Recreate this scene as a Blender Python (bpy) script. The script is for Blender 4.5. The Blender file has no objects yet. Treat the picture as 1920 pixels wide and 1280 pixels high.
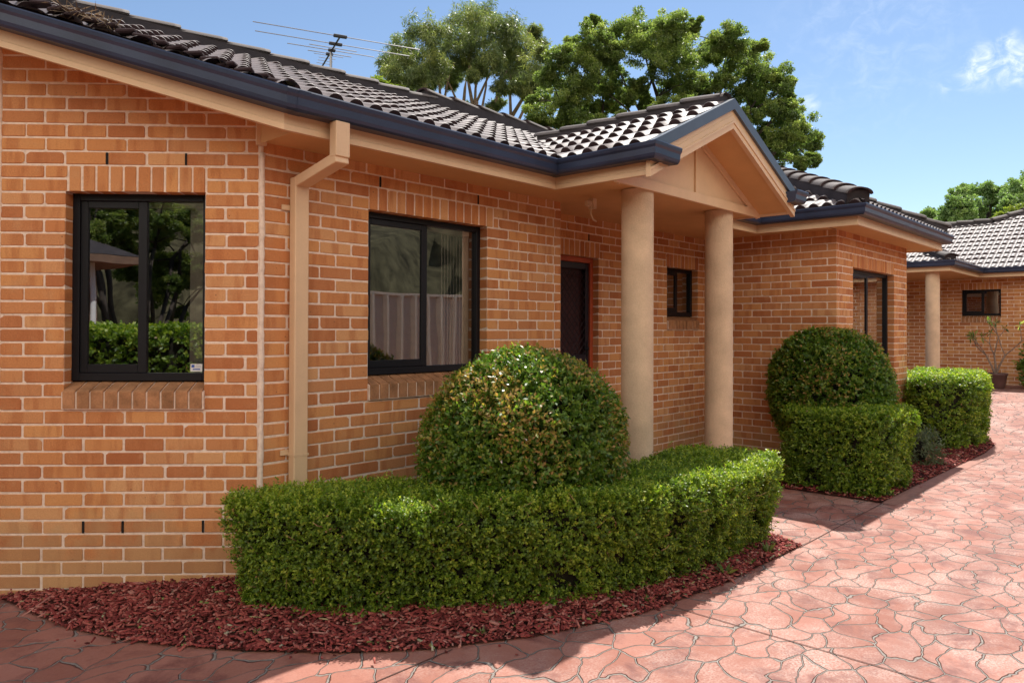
import bpy, bmesh, math, random
import numpy as np
from mathutils import Vector, Matrix
C = bpy.context
sc = C.scene
COL = sc.collection
R = math.radians

# ------------------------------------------------------------------ camera, sky, sun, exposure
CAM = Vector((-2.379, -4.389, 1.69))
FPX = 1395.0                       # focal length in pixels of the 1920 px wide photograph
cd = bpy.data.cameras.new("camera")
cd.sensor_width = 36.0
cd.lens = FPX / 1920.0 * 36.0
PITCH, ROLL, HORIZ = 0.5, 0.2, 617.0
cd.shift_y = -((640 - HORIZ) + FPX * math.tan(R(PITCH))) / 1920.0
cd.clip_start, cd.clip_end = 0.05, 2000
cam = bpy.data.objects.new("camera", cd)
COL.objects.link(cam)
YAW = math.atan2(.733, .680)
cam.matrix_world = (Matrix.Translation(CAM) @ Matrix.Rotation(-YAW, 4, 'Z')
                    @ Matrix.Rotation(R(90 + PITCH), 4, 'X') @ Matrix.Rotation(R(ROLL), 4, 'Z'))
sc.camera = cam

SUNV = Vector((.63, .17, 1.0)).normalized()
SUN_EL = math.asin(SUNV.z)
SUN_AZ = math.atan2(SUNV.x, SUNV.y)          # clockwise from +Y
sd = bpy.data.lights.new("sun", 'SUN')
sd.energy = 4.35
sd.angle = R(0.55)
sd.color = (1.0, .95, .87)
sun = bpy.data.objects.new("sun", sd)
COL.objects.link(sun)
sun.rotation_euler = SUNV.to_track_quat('Z', 'Y').to_euler()

w = bpy.data.worlds.new("World")
sc.world = w
w.use_nodes = True
nt = w.node_tree
for n in list(nt.nodes):
    nt.nodes.remove(n)
def wn(t, **k):
    n = nt.nodes.new(t)
    for a, b in k.items():
        setattr(n, a, b)
    return n
sky = wn('ShaderNodeTexSky', sky_type='NISHITA')
sky.sun_disc = False
sky.sun_elevation = SUN_EL
sky.sun_rotation = SUN_AZ
sky.altitude = 0
sky.air_density = 1.0
sky.dust_density = 0.15
sky.ozone_density = 2.0
bg = wn('ShaderNodeBackground')
bg.inputs[1].default_value = 0.088
wo = wn('ShaderNodeOutputWorld')
tc = wn('ShaderNodeTexCoord')
# thin wisps of high cloud, placed by direction in the sky
def sky_dir(px, py):
    k = (960 - px) / FPX
    return Vector((.733 - .680 * k, .680 + .733 * k, (HORIZ - py) / FPX)).normalized()
noi = wn('ShaderNodeTexNoise')
noi.inputs['Scale'].default_value = 30
noi.inputs['Detail'].default_value = 8
noi.inputs['Roughness'].default_value = .62
noi.inputs['Distortion'].default_value = .7
mp = wn('ShaderNodeMapping')
mp.inputs['Rotation'].default_value = (0, R(35), R(20))
mp.inputs['Scale'].default_value = (.6, 1.3, 1.9)
nt.links.new(tc.outputs['Generated'], mp.inputs[0])
nt.links.new(mp.outputs[0], noi.inputs['Vector'])
cov = None
for (px, py, rad, amp) in ((1850, 118, .036, 1.0), (1905, 118, .034, 1.0), (1818, 140, .022, .7), (1888, 75, .020, .8), (1517, 192, .018, .8), (1772, 158, .012, .5), (1640, 60, .16, .16)):
    d = sky_dir(px, py)
    sb = wn('ShaderNodeVectorMath', operation='DISTANCE')
    sb.inputs[1].default_value = d
    nt.links.new(tc.outputs['Generated'], sb.inputs[0])
    mr = wn('ShaderNodeMapRange', interpolation_type='SMOOTHSTEP')
    mr.inputs['From Min'].default_value = rad
    mr.inputs['From Max'].default_value = 0
    mr.inputs['To Max'].default_value = amp
    nt.links.new(sb.outputs['Value'], mr.inputs['Value'])
    if cov is None:
        cov = mr.outputs[0]
    else:
        mx = wn('ShaderNodeMath', operation='MAXIMUM')
        nt.links.new(cov, mx.inputs[0]); nt.links.new(mr.outputs[0], mx.inputs[1])
        cov = mx.outputs[0]
rp = wn('ShaderNodeMapRange', interpolation_type='SMOOTHSTEP')
rp.inputs['From Min'].default_value = .38
rp.inputs['From Max'].default_value = .80
nt.links.new(noi.outputs['Fac'], rp.inputs['Value'])
ml = wn('ShaderNodeMath', operation='MULTIPLY')
nt.links.new(cov, ml.inputs[0]); nt.links.new(rp.outputs[0], ml.inputs[1])
mix = wn('ShaderNodeMix', data_type='RGBA')
nt.links.new(ml.outputs[0], mix.inputs['Factor'])
nt.links.new(sky.outputs[0], mix.inputs[6])
mix.inputs[7].default_value = (9, 9.4, 9.8, 1)
# bright cumulus added behind the camera, unseen, as fill for the shaded walls
REAR_FILL = Vector((-.733, -.680, .15)).normalized()
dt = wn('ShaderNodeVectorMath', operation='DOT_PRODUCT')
dt.inputs[1].default_value = REAR_FILL
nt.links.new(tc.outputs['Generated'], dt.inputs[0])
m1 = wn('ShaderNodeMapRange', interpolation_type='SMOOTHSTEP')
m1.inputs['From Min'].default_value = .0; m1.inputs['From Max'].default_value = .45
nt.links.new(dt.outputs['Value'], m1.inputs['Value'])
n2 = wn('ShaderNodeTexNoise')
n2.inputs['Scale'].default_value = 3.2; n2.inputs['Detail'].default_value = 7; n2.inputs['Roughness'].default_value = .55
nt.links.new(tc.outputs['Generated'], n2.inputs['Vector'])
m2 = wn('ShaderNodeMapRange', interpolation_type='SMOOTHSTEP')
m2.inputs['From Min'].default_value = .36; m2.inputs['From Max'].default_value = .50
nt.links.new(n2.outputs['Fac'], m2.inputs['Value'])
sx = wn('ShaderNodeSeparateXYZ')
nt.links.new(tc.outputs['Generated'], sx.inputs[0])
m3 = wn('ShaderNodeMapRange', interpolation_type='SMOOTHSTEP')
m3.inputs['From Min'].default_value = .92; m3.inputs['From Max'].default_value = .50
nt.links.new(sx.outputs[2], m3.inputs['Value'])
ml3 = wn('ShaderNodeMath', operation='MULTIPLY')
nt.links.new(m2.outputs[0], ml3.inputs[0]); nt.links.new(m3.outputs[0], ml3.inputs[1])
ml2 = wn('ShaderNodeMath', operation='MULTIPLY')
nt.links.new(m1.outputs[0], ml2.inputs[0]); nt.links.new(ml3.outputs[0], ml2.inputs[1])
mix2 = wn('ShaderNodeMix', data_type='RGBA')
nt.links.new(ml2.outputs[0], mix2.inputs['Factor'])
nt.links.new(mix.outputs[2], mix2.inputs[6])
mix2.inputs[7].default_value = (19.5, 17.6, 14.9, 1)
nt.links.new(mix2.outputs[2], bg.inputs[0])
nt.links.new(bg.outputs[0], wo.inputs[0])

sc.view_settings.view_transform = 'Standard'
sc.view_settings.look = 'None'
sc.view_settings.gamma = 1
sc.view_settings.exposure = 0.72
sc.cycles.max_bounces = 7
sc.cycles.diffuse_bounces = 4
sc.cycles.transparent_max_bounces = 12
sc.cycles.use_denoising = True
sc.cycles.sample_clamp_indirect = 6
sc.cycles.caustics_reflective = False
sc.cycles.caustics_refractive = False

random.seed(7)
rng = np.random.default_rng(11)

# ------------------------------------------------------------------ object helpers
def tag(o, label=None, cat=None, group=None, kind=None):
    if label: o['label'] = label
    if cat: o['category'] = cat
    if group: o['group'] = group
    if kind: o['kind'] = kind
    return o
def empty(name, loc=(0, 0, 0)):
    o = bpy.data.objects.new(name, None)
    COL.objects.link(o)
    o.location = loc
    o.empty_display_size = .2
    return o
def at(px, py, Z):
    """world point at depth Z (metres along the view axis) for a direction read off the photograph"""
    k = (960 - px) / FPX
    return Vector((CAM.x + (.733 - .680 * k) * Z, CAM.y + (.680 + .733 * k) * Z, CAM.z + (HORIZ - py) / FPX * Z))

class MB:
    def __init__(s):
        s.v, s.f, s.m, s.c, s.uv = [], [], [], [], []
        s.smooth = False
    def vert(s, p, uv=(0, 0)):
        s.v.append(tuple(p)); s.uv.append(uv)
        return len(s.v) - 1
    def face(s, idx, mat=0, col=0.0):
        s.f.append(tuple(idx)); s.m.append(mat); s.c.append(col)
    def quad(s, a, b, c, d, mat=0, col=0.0):
        i = [s.vert(p) for p in (a, b, c, d)]
        s.face(i, mat, col)
    def poly(s, pts, mat=0, col=0.0):
        s.face([s.vert(p) for p in pts], mat, col)
    def box(s, a, b, mat=0, col=0.0, M=None, bev=0.0):
        (x0, y0, z0), (x1, y1, z1) = a, b
        if bev > 0:
            e = bev
            # chamfered box: 24 vertices
            X = (x0, x1); Y = (y0, y1); Z = (z0, z1)
            ids = {}
            for i in (0, 1):
                for j in (0, 1):
                    for k in (0, 1):
                        sx, sy, sz = (1 if i == 0 else -1), (1 if j == 0 else -1), (1 if k == 0 else -1)
                        for ax in range(3):
                            p = Vector((X[i] + (e * sx if ax != 0 else 0), Y[j] + (e * sy if ax != 1 else 0), Z[k] + (e * sz if ax != 2 else 0)))
                            if M is not None: p = M @ p
                            ids[(i, j, k, ax)] = s.vert(p)
            g = ids
            F = []
            for ax, val in ((0, 0), (0, 1), (1, 0), (1, 1), (2, 0), (2, 1)):
                o = [q for q in range(3) if q != ax]
                ring = []
                for (a_, b_) in ((0, 0), (1, 0), (1, 1), (0, 1)):
                    key = [0, 0, 0]; key[ax] = val; key[o[0]] = a_; key[o[1]] = b_
                    ring.append(g[tuple(key) + (ax,)])
                F.append(ring)
            for ax in range(3):          # edges along ax
                o = [q for q in range(3) if q != ax]
                for a_ in (0, 1):
                    for b_ in (0, 1):
                        k0 = [0, 0, 0]; k1 = [0, 0, 0]
                        k0[o[0]] = k1[o[0]] = a_; k0[o[1]] = k1[o[1]] = b_
                        k0[ax], k1[ax] = 0, 1
                        F.append([g[tuple(k0) + (o[0],)], g[tuple(k1) + (o[0],)], g[tuple(k1) + (o[1],)], g[tuple(k0) + (o[1],)]])
            for i in (0, 1):
                for j in (0, 1):
                    for k in (0, 1):
                        F.append([g[(i, j, k, 0)], g[(i, j, k, 1)], g[(i, j, k, 2)]])
            for q in F: s.face(q, mat, col)
            return
        P = [Vector(p) for p in ((x0, y0, z0), (x1, y0, z0), (x1, y1, z0), (x0, y1, z0), (x0, y0, z1), (x1, y0, z1), (x1, y1, z1), (x0, y1, z1))]
        if M is not None: P = [M @ p for p in P]
        i = [s.vert(p) for p in P]
        for q in ((0, 3, 2, 1), (4, 5, 6, 7), (0, 1, 5, 4), (1, 2, 6, 5), (2, 3, 7, 6), (3, 0, 4, 7)):
            s.face([i[k] for k in q], mat, col)
    def tube(s, pts, rad, n=6, mat=0, col=0.0, cap=True):
        pts = [Vector(p) for p in pts]
        if not isinstance(rad, (list, tuple)): rad = [rad] * len(pts)
        rings = []
        for i, p in enumerate(pts):
            t = (pts[min(i + 1, len(pts) - 1)] - pts[max(i - 1, 0)]).normalized()
            up = Vector((0, 0, 1)) if abs(t.z) < .95 else Vector((1, 0, 0))
            a = t.cross(up).normalized(); b = a.cross(t)
            rings.append([s.vert(p + (a * math.cos(2 * math.pi * k / n) + b * math.sin(2 * math.pi * k / n)) * rad[i]) for k in range(n)])
        for r0, r1 in zip(rings, rings[1:]):
            for k in range(n):
                s.face([r0[k], r0[(k + 1) % n], r1[(k + 1) % n], r1[k]], mat, col)
        if cap:
            s.face(rings[0][::-1], mat, col); s.face(rings[-1], mat, col)
    def sweep(s, path, prof, mat=0, col=0.0, closed=False, cap=True):
        """profile [(outward, up)] along a plan path with mitred corners; outward = right of travel"""
        P = [Vector(p) for p in path]
        rings = []
        for i, p in enumerate(P):
            d0 = (P[i] - P[i - 1]) if i > 0 else (P[1] - P[0])
            d1 = (P[i + 1] - P[i]) if i < len(P) - 1 else d0
            d0 = Vector((d0.x, d0.y)).normalized(); d1 = Vector((d1.x, d1.y)).normalized()
            n0 = Vector((d0.y, -d0.x)); n1 = Vector((d1.y, -d1.x))
            m = (n0 + n1) / (1 + n0.dot(n1))
            rings.append([s.vert((p.x + m.x * o, p.y + m.y * o, p.z + h)) for o, h in prof])
        n = len(prof)
        for r0, r1 in zip(rings, rings[1:]):
            for k in range(n if closed else n - 1):
                s.face([r0[k], r1[k], r1[(k + 1) % n], r0[(k + 1) % n]], mat, col)
        if cap:
            s.face(rings[0], mat, col); s.face(rings[-1][::-1], mat, col)
    def build(s, name, mats, parent=None, smooth=False, loc=None):
        me = bpy.data.meshes.new(name)
        me.from_pydata(s.v, [], s.f)
        for m in (mats if isinstance(mats, (list, tuple)) else [mats]): me.materials.append(m)
        me.polygons.foreach_set('material_index', s.m)
        a = me.attributes.new('rnd', 'FLOAT', 'FACE')
        a.data.foreach_set('value', np.array(s.c, dtype=np.float32))
        if any(u != (0, 0) for u in s.uv):
            ul = me.uv_layers.new(name='uv')
            li = np.empty(len(me.loops), dtype=np.int32); me.loops.foreach_get('vertex_index', li)
            ul.data.foreach_set('uv', np.array(s.uv, dtype=np.float32)[li].ravel())
        if smooth: me.polygons.foreach_set('use_smooth', [True] * len(me.polygons))
        me.update()
        o = bpy.data.objects.new(name, me)
        COL.objects.link(o)
        if parent: o.parent = parent
        return o

def np_mesh(name, V, F4, mat, parent=None, rnd=None, smooth=False, mats=None, midx=None):
    """quad mesh from numpy arrays"""
    me = bpy.data.meshes.new(name)
    n = len(F4)
    me.vertices.add(len(V)); me.vertices.foreach_set('co', V.astype(np.float32).ravel())
    me.loops.add(n * 4); me.loops.foreach_set('vertex_index', F4.astype(np.int32).ravel())
    me.polygons.add(n); me.polygons.foreach_set('loop_start', np.arange(0, n * 4, 4, dtype=np.int32))
    me.update(calc_edges=True)
    for m in (mats or [mat]): me.materials.append(m)
    if midx is not None: me.polygons.foreach_set('material_index', midx.astype(np.int32))
    if rnd is not None:
        a = me.attributes.new('rnd', 'FLOAT', 'FACE'); a.data.foreach_set('value', rnd.astype(np.float32))
    if smooth: me.polygons.foreach_set('use_smooth', np.ones(n, dtype=bool))
    o = bpy.data.objects.new(name, me)
    COL.objects.link(o)
    if parent: o.parent = parent
    return o
def nrm(a):
    return a / np.maximum(np.linalg.norm(a, axis=1, keepdims=True), 1e-9)
def leaf_arrays(P, D, N, L, W, fold=.12):
    S = nrm(np.cross(D, N)); N2 = np.cross(S, D)
    L = np.asarray(L).reshape(-1, 1); W = np.asarray(W).reshape(-1, 1)
    a = P; t = P + D * L
    mid = P + D * L * .5 + N2 * W * fold
    l = mid + S * W * .5; r = mid - S * W * .5
    V = np.stack([a, l, t, r], 1).reshape(-1, 3)
    return V, np.arange(len(P) * 4).reshape(-1, 4)

# ------------------------------------------------------------------ materials
def mat(name):
    m = bpy.data.materials.new(name); m.use_nodes = True
    t = m.node_tree
    return m, t, t.nodes['Principled BSDF'], t.nodes['Material Output']
def N(t, ty, **k):
    n = t.nodes.new(ty)
    for a, b in k.items(): setattr(n, a, b)
    return n
def ramp(t, src, stops, interp='LINEAR'):
    r = N(t, 'ShaderNodeValToRGB'); r.color_ramp.interpolation = interp
    e = r.color_ramp.elements
    while len(e) < len(stops): e.new(0.5)
    for i, (p, c) in enumerate(stops):
        e[i].position = p; e[i].color = (*c, 1) if len(c) == 3 else c
    t.links.new(src, r.inputs[0])
    return r.outputs[0]
def noise(t, vec, scale, detail=4, rough=.55, dist=0.0):
    n = N(t, 'ShaderNodeTexNoise')
    n.inputs['Scale'].default_value = scale; n.inputs['Detail'].default_value = detail
    n.inputs['Roughness'].default_value = rough; n.inputs['Distortion'].default_value = dist
    if vec is not None: t.links.new(vec, n.inputs['Vector'])
    return n
def mixc(t, fac, a, b, mode='MIX'):
    m = N(t, 'ShaderNodeMix', data_type='RGBA', blend_type=mode)
    for s, v in ((0, fac), (6, a), (7, b)):
        if isinstance(v, (int, float)): m.inputs[s].default_value = v
        elif isinstance(v, tuple): m.inputs[s].default_value = (*v, 1)
        else: t.links.new(v, m.inputs[s])
    return m.outputs[2]
def mth(t, op, a, b=None, c=None):
    m = N(t, 'ShaderNodeMath', operation=op)
    for i, v in enumerate((a, b, c)):
        if v is None: continue
        if isinstance(v, (int, float)): m.inputs[i].default_value = v
        else: t.links.new(v, m.inputs[i])
    return m.outputs[0]
def bump(t, p, h, strength=.3, dist=.01):
    b = N(t, 'ShaderNodeBump'); b.inputs['Strength'].default_value = strength; b.inputs['Distance'].default_value = dist
    t.links.new(h, b.inputs['Height']); t.links.new(b.outputs[0], p.inputs['Normal'])
def gpos(t): return N(t, 'ShaderNodeNewGeometry').outputs['Position']
def attr(t, name='rnd'): return N(t, 'ShaderNodeAttribute', attribute_name=name).outputs['Fac']

def paint(name, col, rough=.5, var=.06, spec=.4, metal=0.0, bmp=0.0, nscale=6):
    m, t, p, o = mat(name)
    g = gpos(t)
    n = noise(t, g, nscale, 5)
    n2 = noise(t, g, 90, 3)
    f = mth(t, 'ADD', mth(t, 'MULTIPLY', n.outputs['Fac'], .7), mth(t, 'MULTIPLY', n2.outputs['Fac'], .3))
    d = tuple(max(0, c * (1 - var * 2.2)) for c in col); l = tuple(min(1, c * (1 + var * 2.2)) for c in col)
    t.links.new(ramp(t, f, [(.3, d), (.7, l)]), p.inputs['Base Color'])
    p.inputs['Roughness'].default_value = rough
    p.inputs['Metallic'].default_value = metal
    p.inputs['Specular IOR Level'].default_value = spec
    if bmp: bump(t, p, n2.outputs['Fac'], bmp, .004)
    return m

def brick_mat():
    m, t, p, o = mat("clay_brick")
    r = attr(t)
    g = gpos(t)
    base = ramp(t, r, [(0, (.40, .14, .055)), (.16, (.55, .235, .090)), (.32, (.61, .29, .11)), (.5, (.51, .20, .075)), (.66, (.62, .33, .15)), (.82, (.44, .165, .065)), (1, (.57, .265, .11))])
    # kiln bands: darker upright streaks inside a brick, shifted brick by brick
    uv = N(t, 'ShaderNodeUVMap').outputs[0]
    mp_ = N(t, 'ShaderNodeMapping'); mp_.inputs['Scale'].default_value = (7.5, 1.2, 1)
    t.links.new(uv, mp_.inputs[0])
    cmb = N(t, 'ShaderNodeCombineXYZ'); t.links.new(mth(t, 'MULTIPLY', r, 57.0), cmb.inputs[2])
    va = N(t, 'ShaderNodeVectorMath', operation='ADD'); t.links.new(mp_.outputs[0], va.inputs[0]); t.links.new(cmb.outputs[0], va.inputs[1])
    nb = noise(t, va.outputs[0], 1.6, 2)
    band = ramp(t, nb.outputs['Fac'], [(.5, (0, 0, 0)), (.62, (1, 1, 1))])
    c1 = mixc(t, mth(t, 'MULTIPLY', band, .5), base, (.38, .125, .045))
    blot = noise(t, g, 9, 4); pale = ramp(t, blot.outputs['Fac'], [(.55, (0, 0, 0)), (.8, (1, 1, 1))])
    c2 = mixc(t, mth(t, 'MULTIPLY', pale, .35), c1, (.55, .33, .17))
    fine = noise(t, g, 160, 3)
    c3 = mixc(t, .30, c2, ramp(t, fine.outputs['Fac'], [(.3, (.25, .25, .25)), (.7, (.8, .8, .8))]), 'OVERLAY')
    # the odd burnt speck
    sp = N(t, 'ShaderNodeTexVoronoi'); sp.inputs['Scale'].default_value = 16; t.links.new(g, sp.inputs['Vector'])
    spk = ramp(t, sp.outputs['Distance'], [(.05, (1, 1, 1)), (.085, (0, 0, 0))])
    sw = N(t, 'ShaderNodeSeparateColor'); t.links.new(sp.outputs['Color'], sw.inputs[0])
    c4 = mixc(t, mth(t, 'MULTIPLY', mth(t, 'MULTIPLY', spk, mth(t, 'GREATER_THAN', sw.outputs[0], .72)), .7), c3, (.09, .05, .035))
    # khaki tint low on the wall, ragged along its upper edge
    sxz = N(t, 'ShaderNodeSeparateXYZ'); t.links.new(g, sxz.inputs[0])
    low_noise = noise(t, g, 2.6, 6, .65)
    lim = mth(t, 'MULTIPLY_ADD', low_noise.outputs['Fac'], 1.5, -.36)
    sm = N(t, 'ShaderNodeMapRange', interpolation_type='SMOOTHSTEP'); sm.inputs['From Min'].default_value = .16; sm.inputs['From Max'].default_value = -.10
    t.links.new(mth(t, 'SUBTRACT', sxz.outputs[2], lim), sm.inputs['Value'])
    c4 = mixc(t, mth(t, 'MULTIPLY', sm.outputs[0], .42), c4, (.44, .30, .15))
    t.links.new(c4, p.inputs['Base Color'])
    p.inputs['Roughness'].default_value = .85
    p.inputs['Specular IOR Level'].default_value = .25
    h = mth(t, 'ADD', mth(t, 'MULTIPLY', fine.outputs['Fac'], .5), noise(t, g, 45, 3).outputs['Fac'])
    bump(t, p, h, .45, .004)
    return m
M_BRICK = brick_mat()
M_SILL = paint("dark_sill_brick", (.36, .175, .085), .85, .22, .2, bmp=.5, nscale=9)  # sill bricks in a darker brown than the walls
def mortar_mat():
    m, t, p, o = mat("mortar")
    g = gpos(t)
    n = noise(t, g, 30, 6, .65)
    t.links.new(ramp(t, n.outputs['Fac'], [(.25, (.58, .46, .37)), (.5, (.76, .61, .50)), (.75, (.84, .70, .58))]), p.inputs['Base Color'])
    p.inputs['Roughness'].default_value = .95; p.inputs['Specular IOR Level'].default_value = .1
    bump(t, p, noise(t, g, 60, 5).outputs['Fac'], .6, .006)
    return m
M_MORTAR = mortar_mat()
M_HOLE = paint("weep_hole", (.012, .009, .008), .9)
M_TRIM = paint("beige_trim_paint", (.68, .47, .29), .5, .03)
M_SOFFIT = paint("soffit_paint", (.64, .38, .17), .7, .03)
M_COLUMN = paint("textured_render", (.62, .46, .315), .85, .085, .2, bmp=.9, nscale=5)
M_GUTTER = paint("dark_blue_grey_steel", (.026, .038, .078), .34, .14, .5, nscale=3)
M_BARGE = paint("slate_blue_steel", (.075, .095, .125), .4, .05, .5)
M_FRAME = paint("black_aluminium", (.006, .006, .009), .45, .1, .3)
M_DOORFRAME = paint("red_brown_stain", (.40, .075, .028), .45, .15)
M_SCREEN = paint("dark_door", (.05, .016, .018), .5, .2)
M_GRILLE = paint("grille_steel", (.016, .010, .016), .4, .1)
M_BLIND = paint("vertical_blind", (.85, .78, .70), .8, .04)
M_WHITE = paint("white_plastic", (.75, .75, .73), .4, .03)
M_BLUE = paint("blue_print", (.05, .12, .42), .5, .05)
M_GREY = paint("grey_print", (.35, .35, .42), .6, .05)
M_ALU = paint("weathered_aluminium", (.30, .30, .31), .4, .1, .5, .7)
M_DARKPL = paint("black_clamp", (.02, .02, .025), .5)
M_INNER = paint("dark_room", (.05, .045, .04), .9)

def tile_mat(name, base, ro=.56, sp=.36):
    m, t, p, o = mat(name)
    g = gpos(t)
    n = noise(t, g, 7, 6, .6); n2 = noise(t, g, 110, 3)
    r = attr(t)
    d = tuple(c * .68 for c in base); l = tuple(min(1, c * 1.25) for c in base)
    c = ramp(t, mth(t, 'ADD', mth(t, 'MULTIPLY', n.outputs['Fac'], .55), mth(t, 'MULTIPLY', r, .35)), [(.2, d), (.75, l)])
    c = mixc(t, .3, c, ramp(t, n2.outputs['Fac'], [(.3, (.25, .25, .25)), (.7, (.75, .75, .75))]), 'OVERLAY')
    t.links.new(c, p.inputs['Base Color'])
    p.inputs['Roughness'].default_value = ro; p.inputs['Specular IOR Level'].default_value = sp
    bump(t, p, n2.outputs['Fac'], .25, .003)
    return m
M_TILE = tile_mat("faded_concrete_tile", (.20, .17, .168))
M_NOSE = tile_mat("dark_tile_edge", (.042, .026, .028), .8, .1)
M_CAP = tile_mat("ridge_tile", (.15, .132, .128), .75, .15)
M_BED = paint("ridge_mortar", (.032, .026, .03), .8, .2)

def glass_mat():
    m, t, p, o = mat("window_glass")
    t.nodes.remove(p)
    gl = N(t, 'ShaderNodeBsdfGlossy'); gl.inputs['Roughness'].default_value = .0; gl.inputs['Color'].default_value = (.95, .97, 1, 1)
    tr = N(t, 'ShaderNodeBsdfTransparent'); tr.inputs['Color'].default_value = (.62, .62, .6, 1)
    fr = N(t, 'ShaderNodeFresnel'); fr.inputs['IOR'].default_value = 1.5
    f = mth(t, 'MINIMUM', mth(t, 'ADD', mth(t, 'MULTIPLY', fr.outputs[0], 1.4), .24), 1.0)
    mx = N(t, 'ShaderNodeMixShader'); t.links.new(f, mx.inputs[0]); t.links.new(tr.outputs[0], mx.inputs[1]); t.links.new(gl.outputs[0], mx.inputs[2])
    nz = noise(t, gpos(t), 2.2, 1)
    b = N(t, 'ShaderNodeBump'); b.inputs['Strength'].default_value = .02; b.inputs['Distance'].default_value = .05
    t.links.new(nz.outputs['Fac'], b.inputs['Height']); t.links.new(b.outputs[0], gl.inputs['Normal'])
    t.links.new(mx.outputs[0], o.inputs[0])
    return m
M_GLASS = glass_mat()

def leaf_mat(name, stops, rough=.42, trans=.42, tcol=1.7):
    m, t, p, o = mat(name)
    r = attr(t)
    c = ramp(t, r, stops)
    t.links.new(c, p.inputs['Base Color'])
    p.inputs['Roughness'].default_value = rough; p.inputs['Specular IOR Level'].default_value = .45
    tl = N(t, 'ShaderNodeBsdfTranslucent')
    cc = mixc(t, 1.0, c, (1.0 * tcol, 1.12 * tcol, .55 * tcol), 'MULTIPLY')
    t.links.new(cc, tl.inputs['Color'])
    mx = N(t, 'ShaderNodeMixShader'); mx.inputs[0].default_value = trans
    t.links.new(p.outputs[0], mx.inputs[1]); t.links.new(tl.outputs[0], mx.inputs[2]); t.links.new(mx.outputs[0], o.inputs[0])
    return m
M_BOX = leaf_mat("box_leaf", [(0, (.045, .090, .011)), (.35, (.10, .175, .018)), (.7, (.20, .30, .03)), (.97, (.40, .46, .06)), (.985, (.34, .20, .09)), (1, (.40, .24, .12))])
M_ABELIA = leaf_mat("abelia_leaf", [(0, (.050, .105, .014)), (.35, (.095, .18, .022)), (.62, (.19, .28, .034)), (.74, (.28, .30, .05)), (.86, (.38, .26, .075)), (1, (.42, .24, .10))], .36)
M_CAMPHOR = leaf_mat("camphor_leaf", [(0, (.06, .095, .035)), (.4, (.13, .175, .06)), (.75, (.25, .285, .095)), (1, (.42, .42, .17))], .42, .55)
M_GUM = leaf_mat("gum_leaf", [(0, (.06, .085, .045)), (.5, (.15, .185, .075)), (1, (.38, .37, .14))], .42, .4)
M_FAR = leaf_mat("far_leaf", [(0, (.13, .20, .09)), (.5, (.20, .29, .12)), (1, (.33, .40, .17))], .5, .4)  # distance haze put into the colour: paler, greyer greens
M_FARY = leaf_mat("far_leaf_light", [(0, (.14, .2, .03)), (.5, (.2, .25, .04)), (1, (.27, .28, .06))], .5, .4)
M_SAGE = leaf_mat("grey_green_leaf", [(0, (.08, .12, .06)), (1, (.17, .21, .12))], .6, .3)
M_FLOWER = paint("white_petal", (.75, .7, .66), .6)
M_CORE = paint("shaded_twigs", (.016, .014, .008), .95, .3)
M_TWIG = paint("brown_twig", (.36, .23, .12), .85, .2)
M_BARKG = paint("gum_bark", (.24, .17, .13), .8, .15)
M_BARKD = paint("camphor_bark", (.055, .042, .034), .9, .2)
M_POT = paint("brown_glazed_pot", (.10, .05, .045), .4, .15)

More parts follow.
